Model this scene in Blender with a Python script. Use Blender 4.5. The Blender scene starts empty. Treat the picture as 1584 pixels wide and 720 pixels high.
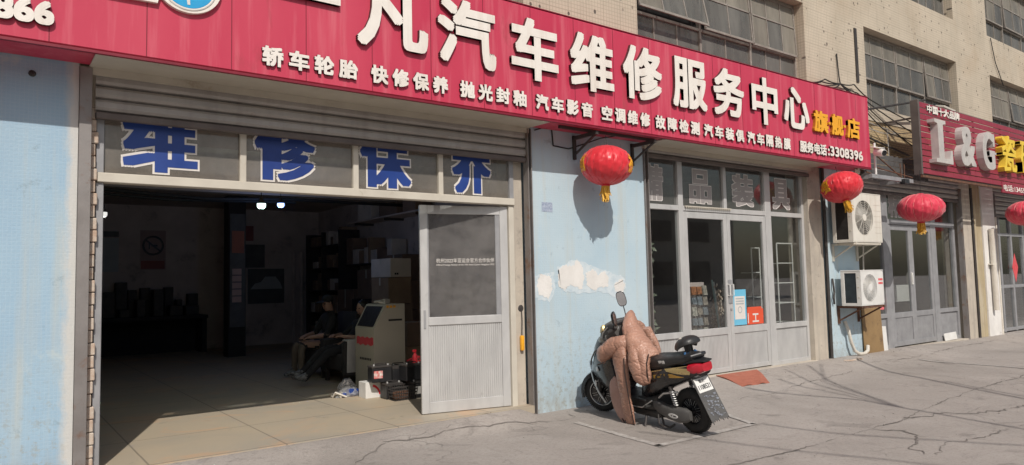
import bpy, bmesh, math, random
from mathutils import Vector, Matrix, Euler
R = math.radians
SC = bpy.context.scene
COL = SC.collection
random.seed(7)

# ---------------------------------------------------------------- camera, sky, sun, exposure
cam = bpy.data.cameras.new("camera"); CAM = bpy.data.objects.new("camera", cam); COL.objects.link(CAM)
_rt = Vector((0.80227038, -0.59652828, -0.02272115)); _up = Vector((-0.02260643, -0.0683934, 0.99740227)); _f = Vector((0.59653263, 0.79967266, 0.06835537))
CAM.matrix_world = Matrix(((_rt.x, _up.x, -_f.x, 0.0), (_rt.y, _up.y, -_f.y, -6.3818), (_rt.z, _up.z, -_f.z, 1.5), (0, 0, 0, 1)))
cam.sensor_width = 36; cam.lens = 36 * 1100 / 1584; cam.clip_start = 0.05; cam.clip_end = 2000
SC.camera = CAM
SUN = Vector((0.38, 1.0, -1.06)).normalized()          # the way the sunlight travels
elev = math.asin(-SUN.z)
world = bpy.data.worlds.new("World"); SC.world = world; world.use_nodes = True
wn = world.node_tree; bg = wn.nodes["Background"]
sky = wn.nodes.new("ShaderNodeTexSky"); sky.sky_type = 'NISHITA'; sky.sun_disc = False
sky.sun_elevation = elev; sky.sun_rotation = math.atan2(-SUN.x, -SUN.y); sky.air_density = 1.3; sky.dust_density = 2.5; sky.ozone_density = 1.0
wn.links.new(sky.outputs[0], bg.inputs[0]); bg.inputs[1].default_value = 0.075
sl = bpy.data.lights.new("sun", 'SUN'); sl.energy = 3.3; sl.angle = R(0.53); sl.color = (1.0, 0.945, 0.87)
so = bpy.data.objects.new("sun", sl); COL.objects.link(so); so.rotation_euler = SUN.to_track_quat('-Z', 'Y').to_euler(); so.location = (-6, -18, 20)
SC.view_settings.view_transform = 'Standard'; SC.view_settings.look = 'None'; SC.view_settings.gamma = 1; SC.view_settings.exposure = 0.08
SC.view_settings.use_curve_mapping = False
SC.render.engine = 'CYCLES'
SC.cycles.max_bounces = 7; SC.cycles.diffuse_bounces = 5; SC.cycles.glossy_bounces = 3; SC.cycles.transparent_max_bounces = 16

# ---------------------------------------------------------------- materials
def nt_new(name):
    m = bpy.data.materials.new(name); m.use_nodes = True
    nt = m.node_tree; return m, nt, nt.nodes["Principled BSDF"]
def N(nt, t, **kw):
    n = nt.nodes.new(t)
    for k, v in kw.items(): setattr(n, k, v)
    return n
def L(nt, a, b): nt.links.new(a, b)
def coords(nt, stretch=(1, 1, 1)):
    tc = N(nt, "ShaderNodeTexCoord"); mp = N(nt, "ShaderNodeMapping"); mp.inputs["Scale"].default_value = stretch
    L(nt, tc.outputs["Object"], mp.inputs["Vector"]); return mp.outputs[0]
def noise(nt, vec, scale, detail=6, rough=.6, dist=0):
    n = N(nt, "ShaderNodeTexNoise"); n.inputs["Scale"].default_value = scale; n.inputs["Detail"].default_value = detail
    n.inputs["Roughness"].default_value = rough; n.inputs["Distortion"].default_value = dist; L(nt, vec, n.inputs["Vector"]); return n.outputs["Fac"]
def ramp(nt, fac, a, b, va=0.0, vb=1.0):
    r = N(nt, "ShaderNodeMapRange"); r.inputs["From Min"].default_value = a; r.inputs["From Max"].default_value = b
    r.inputs["To Min"].default_value = va; r.inputs["To Max"].default_value = vb; r.clamp = True; L(nt, fac, r.inputs["Value"]); return r.outputs[0]
def mix(nt, fac, a, b):
    m = N(nt, "ShaderNodeMix", data_type='RGBA')
    if isinstance(fac, (int, float)): m.inputs[0].default_value = fac
    else: L(nt, fac, m.inputs[0])
    for k, c in ((6, a), (7, b)):
        if isinstance(c, tuple): m.inputs[k].default_value = (c[0], c[1], c[2], 1)
        else: L(nt, c, m.inputs[k])
    return m.outputs[2]
def mul(nt, a, b):
    m = N(nt, "ShaderNodeMath", operation='MULTIPLY')
    for k, c in ((0, a), (1, b)):
        if isinstance(c, (int, float)): m.inputs[k].default_value = c
        else: L(nt, c, m.inputs[k])
    return m.outputs[0]
def add_bump(nt, bsdf, h, strength, dist=.01):
    b = N(nt, "ShaderNodeBump"); b.inputs["Strength"].default_value = strength; b.inputs["Distance"].default_value = dist
    L(nt, h, b.inputs["Height"]); L(nt, b.outputs[0], bsdf.inputs["Normal"])
def pm(name, col, col2=None, s=4.0, rough=.7, metal=0.0, bump=.15, bs=90, streak=None, dirt=None, ds=9, dthr=.6, spec=.5, stretch=(1, 1, 1), coat=0, sheen=0):
    m, nt, b = nt_new(name)
    v = coords(nt, stretch); col2 = col2 or tuple(c * .8 for c in col)
    n1 = noise(nt, v, s)
    c = mix(nt, ramp(nt, n1, .36, .64), col, col2)
    if streak:
        v2 = coords(nt, (1, 1, .07)); c = mix(nt, ramp(nt, noise(nt, v2, 9, 4), .5, .78, 0, .75), c, streak)
    if dirt:
        c = mix(nt, ramp(nt, noise(nt, v, ds, 9, .7, .4), dthr, dthr + .12, 0, .8), c, dirt)
    L(nt, c, b.inputs["Base Color"])
    rn = ramp(nt, noise(nt, v, s * 3.1, 4), .3, .7, max(0, rough - .1), min(1, rough + .1)); L(nt, rn, b.inputs["Roughness"])
    b.inputs["Metallic"].default_value = metal; b.inputs["Specular IOR Level"].default_value = spec
    if coat: b.inputs["Coat Weight"].default_value = coat; b.inputs["Coat Roughness"].default_value = .12
    if sheen: b.inputs["Sheen Weight"].default_value = sheen
    if bump: add_bump(nt, b, noise(nt, v, bs, 5), bump, .006)
    return m
def emit(name, col, strength):
    m, nt, b = nt_new(name); b.inputs["Base Color"].default_value = (*col, 1)
    b.inputs["Emission Color"].default_value = (*col, 1); b.inputs["Emission Strength"].default_value = strength; return m
def uvxz(nt, sx=1, sz=1):                       # facade coordinates: along the wall, up the wall
    tc = N(nt, "ShaderNodeTexCoord"); sp = N(nt, "ShaderNodeSeparateXYZ"); L(nt, tc.outputs["Object"], sp.inputs[0])
    ad = N(nt, "ShaderNodeMath", operation='ADD'); L(nt, sp.outputs[0], ad.inputs[0]); L(nt, sp.outputs[1], ad.inputs[1])
    cb = N(nt, "ShaderNodeCombineXYZ"); L(nt, mul(nt, ad.outputs[0], sx), cb.inputs[0]); L(nt, mul(nt, sp.outputs[2], sz), cb.inputs[1]); return cb.outputs[0]
def grid(nt, vec, w, h, mortar=.06, offset=0.0):
    b = N(nt, "ShaderNodeTexBrick"); b.offset = offset; b.squash = 1
    b.inputs["Scale"].default_value = 1; b.inputs["Brick Width"].default_value = w; b.inputs["Row Height"].default_value = h
    b.inputs["Mortar Size"].default_value = mortar * h; b.inputs["Mortar Smooth"].default_value = .3; b.inputs["Color1"].default_value = (1, 1, 1, 1)
    b.inputs["Color2"].default_value = (.8, .8, .8, 1); L(nt, vec, b.inputs["Vector"]); return b
def glass(name, dust, dustcol, tint=(.95, .97, .97), rough=.02, ior=1.5, dscale=6, streaks=False, refl=.95):
    m, nt, b = nt_new(name); nt.nodes.remove(b); out = nt.nodes["Material Output"]
    tr = N(nt, "ShaderNodeBsdfTransparent"); tr.inputs[0].default_value = (*tint, 1)
    gl = N(nt, "ShaderNodeBsdfGlossy"); gl.inputs["Roughness"].default_value = rough; gl.inputs[0].default_value = (refl, refl, refl, 1)
    lw = N(nt, "ShaderNodeLayerWeight"); lw.inputs[0].default_value = .5
    pw = N(nt, "ShaderNodeMath", operation='POWER'); L(nt, lw.outputs["Facing"], pw.inputs[0]); pw.inputs[1].default_value = 4
    m1 = N(nt, "ShaderNodeMixShader"); L(nt, ramp(nt, pw.outputs[0], 0, 1, .065, 1.0), m1.inputs[0]); L(nt, tr.outputs[0], m1.inputs[1]); L(nt, gl.outputs[0], m1.inputs[2])
    df = N(nt, "ShaderNodeBsdfDiffuse"); v = coords(nt, (1, 1, .25) if streaks else (1, 1, 1))
    L(nt, mix(nt, ramp(nt, noise(nt, v, 2.1), .35, .65), dustcol, tuple(c * .7 for c in dustcol)), df.inputs[0])
    m2 = N(nt, "ShaderNodeMixShader"); L(nt, ramp(nt, noise(nt, v, dscale, 8, .65), .25, .8, dust * .45, min(1, dust * 1.6)), m2.inputs[0])
    L(nt, m1.outputs[0], m2.inputs[1]); L(nt, df.outputs[0], m2.inputs[2]); L(nt, m2.outputs[0], out.inputs[0])
    return m

M = {}
def mat_upper():
    m, nt, b = nt_new("mosaic_tile_wall"); uv = uvxz(nt); v = coords(nt)
    base = mix(nt, ramp(nt, noise(nt, v, 1.1, 7), .35, .65), (.56, .485, .385), (.46, .40, .315))
    base = mix(nt, ramp(nt, noise(nt, v, .45, 4, .6, 1.5), .5, .72, 0, .55), base, (.44, .335, .23))
    base = mix(nt, ramp(nt, noise(nt, coords(nt, (1, 1, .06)), 4.5, 5), .54, .8, 0, .5), base, (.33, .28, .22))
    g = grid(nt, uv, .05, .05, .1); base = mix(nt, mul(nt, g.outputs["Fac"], .45), base, (.27, .225, .17))
    g2 = grid(nt, uv, .30, .30, .035); base = mix(nt, mul(nt, g2.outputs["Fac"], .22), base, (.25, .21, .16))
    vo = N(nt, "ShaderNodeTexVoronoi"); vo.inputs["Scale"].default_value = 8.0; vo.inputs["Randomness"].default_value = 1
    L(nt, coords(nt, (1, .3, .8)), vo.inputs["Vector"])
    sp = N(nt, "ShaderNodeSeparateColor"); L(nt, vo.outputs["Color"], sp.inputs[0])
    hole = mul(nt, ramp(nt, vo.outputs["Distance"], .12, .17, 1, 0), ramp(nt, sp.outputs[0], .18, .20))
    vo2 = N(nt, "ShaderNodeTexVoronoi"); vo2.inputs["Scale"].default_value = 3.1; L(nt, coords(nt, (1.3, .3, 1)), vo2.inputs["Vector"])
    sp2 = N(nt, "ShaderNodeSeparateColor"); L(nt, vo2.outputs["Color"], sp2.inputs[0])
    hole2 = mul(nt, ramp(nt, vo2.outputs["Distance"],   .075, .10, 1, 0), ramp(nt, sp2.outputs[1], .3, .32))
    mx = N(nt, "ShaderNodeMath", operation='MAXIMUM'); L(nt, mul(nt, hole, ramp(nt, noise(nt, v, .8, 4, .6, 1), .36, .52)), mx.inputs[0]); L(nt, hole2, mx.inputs[1])
    base = mix(nt, mul(nt, mx.outputs[0], .85), base, (.06, .05, .045))
    L(nt, base, b.inputs["Base Color"]); b.inputs["Roughness"].default_value = .8
    hgt = N(nt, "ShaderNodeMath", operation='SUBTRACT'); L(nt, mul(nt, noise(nt, v, 60, 4), .4), hgt.inputs[0]); L(nt, mx.outputs[0], hgt.inputs[1])
    add_bump(nt, b, hgt.outputs[0], .5, .012); return m
def mat_brick():
    m, nt, b = nt_new("tan_brick_band"); uv = uvxz(nt); v = coords(nt)
    base = mix(nt, ramp(nt, noise(nt, v, 2), .35, .65), (.48, .36, .20), (.40, .30, .17))
    g = grid(nt, uv, .12, .045, .14, .5); base = mix(nt, g.outputs["Fac"], base, (.22, .17, .11))
    base = mix(nt, ramp(nt, noise(nt, v, 6, 8), .6, .7, 0, .6), base, (.20, .16, .12))
    L(nt, base, b.inputs["Base Color"]); b.inputs["Roughness"].default_value = .8; add_bump(nt, b, g.outputs["Fac"], -.4, .01); return m
def mat_blue(name, c1, c2, worn_edge=None):
    m, nt, b = nt_new(name); uv = uvxz(nt); v = coords(nt)
    base = mix(nt, ramp(nt, noise(nt, v, 1.3, 6), .35, .66), c1, c2)
    base = mix(nt, ramp(nt, noise(nt, coords(nt, (1, 1, .05)), 7, 5), .52, .76, 0, .6), base, (.50, .50, .44))
    g = grid(nt, uv, .028, .028, .12); base = mix(nt, mul(nt, g.outputs["Fac"], .08), base, (.62, .70, .72))
    sp = N(nt, "ShaderNodeSeparateXYZ"); tc = N(nt, "ShaderNodeTexCoord"); L(nt, tc.outputs["Object"], sp.inputs[0])
    low = ramp(nt, sp.outputs[2], .05, 1.2, 1, 0)
    chip = mul(nt, ramp(nt, noise(nt, v, 16, 9, .75), .52, .60), low)
    base = mix(nt, mul(nt, chip, .8), base, (.33, .34, .31))
    base = mix(nt, ramp(nt, noise(nt, coords(nt, (1, 1, .4)), 24, 6, .7), .70, .74, 0, .8), base, (.15, .18, .20))
    base = mix(nt, ramp(nt, noise(nt, v, 2.7, 8, .7, .7), .60, .72, 0, .55), base, (.60, .62, .56))
    spl = mul(nt, ramp(nt, sp.outputs[2], .0, .42, 1, 0), ramp(nt, noise(nt, coords(nt, (1, 1, .5)), 7, 8, .7), .38, .62))
    base = mix(nt, mul(nt, spl, .75), base, (.30, .285, .25))
    base = mix(nt, ramp(nt, noise(nt, v, 5.5, 10, .75, .4), .60, .66, 0, .5), base, (.23, .31, .36))
    if worn_edge is not None:       # paint worn down to pale plaster along one vertical edge
        ed = N(nt, "ShaderNodeMath", operation='ADD'); L(nt, sp.outputs[0], ed.inputs[0]); L(nt, mul(nt, noise(nt, coords(nt, (1, 1, .35)), 9, 6, .7), .16), ed.inputs[1])
        base = mix(nt, ramp(nt, ed.outputs[0], worn_edge + .06, worn_edge + .12, 0, .85), base, (.60, .575, .53))
    L(nt, base, b.inputs["Base Color"]); b.inputs["Roughness"].default_value = .62; b.inputs["Specular IOR Level"].default_value = .3
    h = N(nt, "ShaderNodeMath", operation='ADD'); L(nt, mul(nt, g.outputs["Fac"], -.22), h.inputs[0]); L(nt, mul(nt, noise(nt, v, 45, 5), 1.2), h.inputs[1])
    add_bump(nt, b, h.outputs[0], .32, .006); return m
def mat_ground():
    m, nt, b = nt_new("worn_concrete"); v = coords(nt)
    base = mix(nt, ramp(nt, noise(nt, v, .55, 8, .62, .6), .34, .68), (.395, .355, .325), (.295, .264, .240))
    base = mix(nt, ramp(nt, noise(nt, v, 2.6, 9, .72), .52, .76, 0, .5), base, (.43, .395, .365))
    base = mix(nt, ramp(nt, noise(nt, v, 1.7, 6, .6, 2.2), .57, .72, 0, .7), base, (.185, .165, .152))
    base = mix(nt, ramp(nt, noise(nt, v, 26, 8, .8), .50, .72, 0, .7), base, (.165, .148, .138))
    base = mix(nt, ramp(nt, noise(nt, v, 60, 5, .8), .55, .72, 0, .6), base, (.50, .47, .43))
    vo = N(nt, "ShaderNodeTexVoronoi", feature='DISTANCE_TO_EDGE'); vo.inputs["Scale"].default_value = .62
    dv = N(nt, "ShaderNodeVectorMath", operation='ADD'); nz = N(nt, "ShaderNodeTexNoise"); nz.inputs["Scale"].default_value = 1.6; nz.inputs["Detail"].default_value = 8
    L(nt, v, nz.inputs["Vector"]); sc2 = N(nt, "ShaderNodeVectorMath", operation='SCALE'); sc2.inputs["Scale"].default_value = .75
    L(nt, nz.outputs["Color"], sc2.inputs[0]); L(nt, v, dv.inputs[0]); L(nt, sc2.outputs[0], dv.inputs[1]); L(nt, dv.outputs[0], vo.inputs["Vector"])
    cr = mul(nt, ramp(nt, vo.outputs["Distance"], .0015, .007, 1, 0), ramp(nt, noise(nt, v, .9, 3), .50, .6))
    base = mix(nt, mul(nt, cr, .3), base, (.10, .088, .08))
    L(nt, base, b.inputs["Base Color"]); b.inputs["Roughness"].default_value = .86; b.inputs["Specular IOR Level"].default_value = .3
    h = N(nt, "ShaderNodeMath", operation='SUBTRACT'); L(nt, noise(nt, v, 70, 7, .75), h.inputs[0]); L(nt, cr, h.inputs[1])
    add_bump(nt, b, h.outputs[0], .55, .012); return m
def mat_floor():
    m, nt, b = nt_new("oily_workshop_floor"); v = coords(nt)
    base = mix(nt, ramp(nt, noise(nt, v, .8, 7, .6, 1), .35, .66), (.44, .365, .265), (.37, .325, .26))
    base = mix(nt, ramp(nt, noise(nt, v, 1.3, 5, .6, 1.2), .54, .68, 0, .7), base, (.52, .345, .215))
    base = mix(nt, ramp(nt, noise(nt, v, 3, 9, .7, .8), .60, .74, 0, .6), base, (.17, .15, .125))
    tc = N(nt, "ShaderNodeTexCoord"); g = grid(nt, tc.outputs["Object"], 1.1, 1.1, .008)
    base = mix(nt, mul(nt, g.outputs["Fac"], .6), base, (.12, .105, .09))
    L(nt, base, b.inputs["Base Color"]); b.inputs["Roughness"].default_value = .62
    add_bump(nt, b, noise(nt, v, 60, 6), .2, .008); return m
M['upper'] = mat_upper(); M['brick'] = mat_brick(); M['ground'] = mat_ground(); M['floor'] = mat_floor()
M['blue'] = mat_blue("blue_painted_mosaic", (.285, .435, .575), (.345, .49, .60)); M['blue_worn'] = mat_blue("blue_painted_mosaic_worn", (.30, .445, .58), (.36, .50, .605), .50); M['blue_pale'] = mat_blue("pale_blue_painted_mosaic", (.42, .545, .625), (.49, .595, .65))
M['plaster'] = pm("peeling_plaster", (.52, .46, .38), (.42, .37, .31), 2.5, .85, bump=.5, bs=40, streak=(.30, .27, .24), dirt=(.26, .23, .20), ds=7, dthr=.57)
M['plaster_white'] = pm("white_plaster", (.76, .74, .71), (.66, .64, .61), 3, .85, bump=.4, bs=40, dirt=(.38, .34, .30), ds=6, dthr=.6)
M['chalk'] = pm("chalky_repair_smear", (.62, .68, .71), (.52, .61, .66), 7, .85, bump=.3, bs=40, dirt=(.46, .56, .62), ds=14, dthr=.5)
M['plaster_yellow'] = pm("ochre_plaster", (.44, .36, .22), (.36, .29, .18), 2, .85, bump=.4, bs=40, streak=(.62, .58, .50), dirt=(.20, .17, .13), ds=5, dthr=.6)
M['brickrubble'] = pm("broken_brick", (.50, .36, .27), (.58, .50, .42), 14, .9, bump=.8, bs=30)
M['steel_rail'] = pm("rusting_steel_rail", (.27, .25, .24), (.22, .20, .19), 3, .55, .35, .15, 60, dirt=(.20, .10, .055), ds=4, dthr=.56)
M['alu'] = pm("dull_aluminium", (.56, .555, .545), (.48, .475, .47), 5, .45, .22, .08, 120, dirt=(.30, .29, .27), ds=8, dthr=.64, stretch=(1, 1, .4))
M['alu_dark'] = pm("grey_aluminium", (.36, .36, .37), (.29, .29, .30), 5, .5, .25, .08, 120, dirt=(.22, .21, .2), ds=8, dthr=.62)
M['cream'] = pm("cream_enamel", (.60, .56, .48), (.53, .49, .42), 3, .5, 0, .1, 60, dirt=(.36, .30, .23), ds=6, dthr=.62)
M['soffit'] = pm("cream_painted_soffit", (.52, .48, .40), (.45, .41, .34), 2, .6, 0, .1, 40, dirt=(.30, .24, .17), ds=4, dthr=.6)
M['slat'] = pm("grey_shutter_slats", (.40, .37, .345), (.34, .315, .295), 2, .5, .3, .1, 60, streak=(.26, .235, .215), dirt=(.24, .20, .17), ds=3, dthr=.62)
M['slat_dark'] = pm("dark_shutter_bar", (.15, .125, .115), (.11, .09, .085), 3, .6, .3)
M['signred'] = pm("crimson_sign_panel", (.50, .036, .080), (.56, .060, .105), .8, .45, 0, .22, 2.3, streak=(.66, .17, .21), dirt=(.38, .05, .07), ds=2.5, dthr=.62, spec=.4, stretch=(1, 1, .25))
M['letterside'] = pm("dark_letter_return", (.10, .035, .035), (.07, .025, .028), 6, .6, 0, 0)
M['seam'] = pm("dark_red_seam", (.22, .010, .028), None, 4, .5, 0, 0)
M['letterwhite'] = pm("cream_white_letter", (.82, .77, .71), (.76, .71, .65), 4, .5, 0, .05, 60, streak=(.62, .53, .46))
M['lettershade'] = M['letterwhite']
M['gold'] = pm("golden_yellow_letter", (.85, .42, .03), (.80, .36, .02), 4, .45, 0, .03)
M['yellow'] = pm("yellow_letter", (.80, .58, .06), (.74, .50, .05), 4, .5, 0, .05)
M['badgeblue'] = pm("sky_blue_enamel", (.02, .36, .68), (.02, .32, .62), 4, .4, 0, 0)
M['glyphblue'] = pm("ultramarine_sticker", (.014, .038, .19), (.02, .06, .27), 1.5, .45, 0, 0)
M['glyphwhite'] = pm("white_sticker", (.72, .68, .64), (.66, .62, .58), 4, .55, 0, 0)
M['glyphgrey'] = pm("faded_grey_sticker", (.34, .315, .305), (.28, .26, .255), 3, .6, 0, .05, 20, streak=(.33, .30, .295), stretch=(1, 1, .4))
M['glyphedge'] = pm("pale_sticker_edge", (.74, .70, .67), (.66, .62, .60), 3, .6, 0, 0)
M['glass_up'] = glass("dusty_steel_window_glass", .86, (.20, .195, .18), rough=.08, dscale=3, streaks=True, refl=.6)
M['glass_sash'] = glass("dusty_sash_glass", .95, (.32, .295, .25), rough=.08, dscale=3, streaks=True, refl=.5)
M['glass_tr'] = glass("dusty_transom_glass", .42, (.30, .265, .23), rough=.03, dscale=3)
M['glass'] = glass("shop_glass", .014, (.30, .28, .26), tint=(.90, .92, .92))
M['glass_shop_tr'] = glass("shop_transom_glass", .16, (.26, .235, .22), dscale=3)
M['glass_door'] = glass("greasy_door_glass", .30, (.33, .31, .30), tint=(.86, .88, .88), dscale=4)
M['steelwin'] = pm("old_steel_window_bar", (.30, .27, .24), (.22, .195, .17), 6, .7, .1, .2, 40, dirt=(.55, .52, .47), ds=14, dthr=.58)
M['rust'] = pm("rusty_iron", (.16, .075, .045), (.10, .055, .04), 8, .85, .2, .4, 60, dirt=(.24, .11, .06), ds=14, dthr=.52)
M['darkiron'] = pm("dark_iron", (.055, .05, .048), (.08, .07, .065), 7, .6, .4, .15, 60, dirt=(.14, .08, .055), ds=9, dthr=.6)
M['black'] = pm("black_plastic", (.018, .018, .02), (.025, .025, .027), 6, .4, 0, .05, 120)
M['blackgloss'] = pm("black_lacquer", (.010, .010, .012), (.014, .014, .016), 3, .25, 0, .015, 30, coat=.35, dirt=(.05, .047, .043), ds=7, dthr=.62)
M['rubber'] = pm("tyre_rubber", (.020, .019, .018), (.032, .030, .028), 8, .85, 0, .25, 120)
M['cable'] = pm("black_cable", (.02, .02, .02), None, 8, .6, 0, 0)
M['cablepale'] = pm("grey_cable", (.42, .40, .37), None, 8, .6, 0, 0)
M['white'] = pm("white_paint", (.74, .73, .70), (.66, .65, .62), 5, .5, 0, .05, 60, dirt=(.45, .41, .36), ds=8, dthr=.64)
M['acwhite'] = pm("yellowed_white_casing", (.72, .69, .62), (.66, .63, .56), 3, .45, 0, .04, 60, streak=(.52, .46, .37), dirt=(.45, .38, .29), ds=9, dthr=.68)
M['lantern'] = pm("red_lantern_satin", (.62, .018, .030), (.70, .030, .045), 2.5, .40, 0, .5, 16, spec=.45, sheen=.25)
M['lanternold'] = pm("faded_red_lantern_cloth", (.60, .020, .055), (.66, .035, .075), 2.5, .55, 0, .5, 16, sheen=.3, streak=(.70, .10, .13))
M['lanternrib'] = pm("pink_lantern_seam", (.80, .22, .22), None, 4, .4, 0, 0)
M['tassel'] = pm("gold_tassel", (.80, .48, .06), (.62, .33, .03), 30, .5, .1, .4, 120)
M['rosecloth'] = pm("rose_brown_nylon", (.43, .245, .175), (.36, .20, .14), 5, .40, 0, .7, 22, spec=.5, stretch=(1, 1, 2.2), sheen=.2)
def mat_nylon():
    m, nt, b = nt_new("rose_brown_nylon"); v = coords(nt)
    L(nt, mix(nt, ramp(nt, noise(nt, v, 5), .36, .64), (.47, .26, .185), (.38, .20, .14)), b.inputs["Base Color"])
    b.inputs["Roughness"].default_value = .27; b.inputs["Specular IOR Level"].default_value = .7
    a = noise(nt, coords(nt, (1, 1, 2.4)), 11, 4, .55, 1.8); r1 = N(nt, "ShaderNodeMath", operation='ABSOLUTE'); s1 = N(nt, "ShaderNodeMath", operation='SUBTRACT'); L(nt, a, s1.inputs[0]); s1.inputs[1].default_value = .5; L(nt, s1.outputs[0], r1.inputs[0])
    h = N(nt, "ShaderNodeMath", operation='ADD'); L(nt, mul(nt, r1.outputs[0], 1.6), h.inputs[0]); L(nt, mul(nt, noise(nt, v, 38, 3, .6, 1.0), .35), h.inputs[1])
    add_bump(nt, b, h.outputs[0], .6, .02); return m
M['rosecloth'] = mat_nylon()
M['roselining'] = pm("dull_rose_lining", (.40, .24, .20), (.34, .20, .165), 5, .5, 0, .3, 26)
M['trim'] = pm("dark_brown_binding", (.05, .03, .025), None, 5, .6, 0, 0)
M['matred'] = pm("rust_red_doormat", (.40, .135, .085), (.34, .11, .07), 12, .95, 0, .8, 200, dirt=(.44, .25, .18), ds=5, dthr=.6)
M['paintline'] = pm("worn_white_road_paint", (.50, .47, .44), (.36, .335, .31), 9, .8, 0, .3, 80, dirt=(.31, .275, .25), ds=13, dthr=.46)
M['crack'] = pm("dirt_in_crack", (.15, .132, .12), (.21, .187, .17), 20, .95, 0, .4, 80)
M['pvc'] = pm("white_pvc_pipe", (.66, .62, .55), (.58, .53, .46), 5, .5, 0, .05, 60, dirt=(.42, .35, .27), ds=7, dthr=.6)
M['maroon'] = pm("maroon_sign_slat", (.26, .022, .045), (.30, .035, .058), 3, .45, 0, .05, 50, dirt=(.40, .12, .13), ds=6, dthr=.64)
M['lettergrey'] = pm("weathered_grey_letter", (.56, .53, .50), (.47, .44, .42), 5, .55, .1, .15, 50, dirt=(.36, .32, .29), ds=7, dthr=.62)
M['roofsheet'] = pm("dark_corrugated_sheet", (.10, .095, .095), (.13, .125, .12), 3, .55, .3, .1, 60)
M['board'] = pm("brown_rusty_board", (.30, .195, .09), (.25, .16, .075), 3, .75, .1, .3, 50, dirt=(.14, .085, .05), ds=6, dthr=.58)
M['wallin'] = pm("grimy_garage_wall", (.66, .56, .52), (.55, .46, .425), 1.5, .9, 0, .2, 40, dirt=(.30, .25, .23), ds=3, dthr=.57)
M['wallin_dark'] = pm("dark_garage_wall", (.045, .04, .04), (.032, .03, .03), 1.5, .9, 0, .2, 40)  # plain near-black tone, shared by inner walls, backing and furniture
M['ceilin'] = pm("grimy_garage_ceiling", (.50, .41, .36), (.40, .33, .29), 1.2, .9, 0, .2, 30)
M['shopin'] = pm("dim_shop_wall", (.24, .215, .205), (.18, .165, .16), 1.2, .8, 0, .1, 30)

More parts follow.
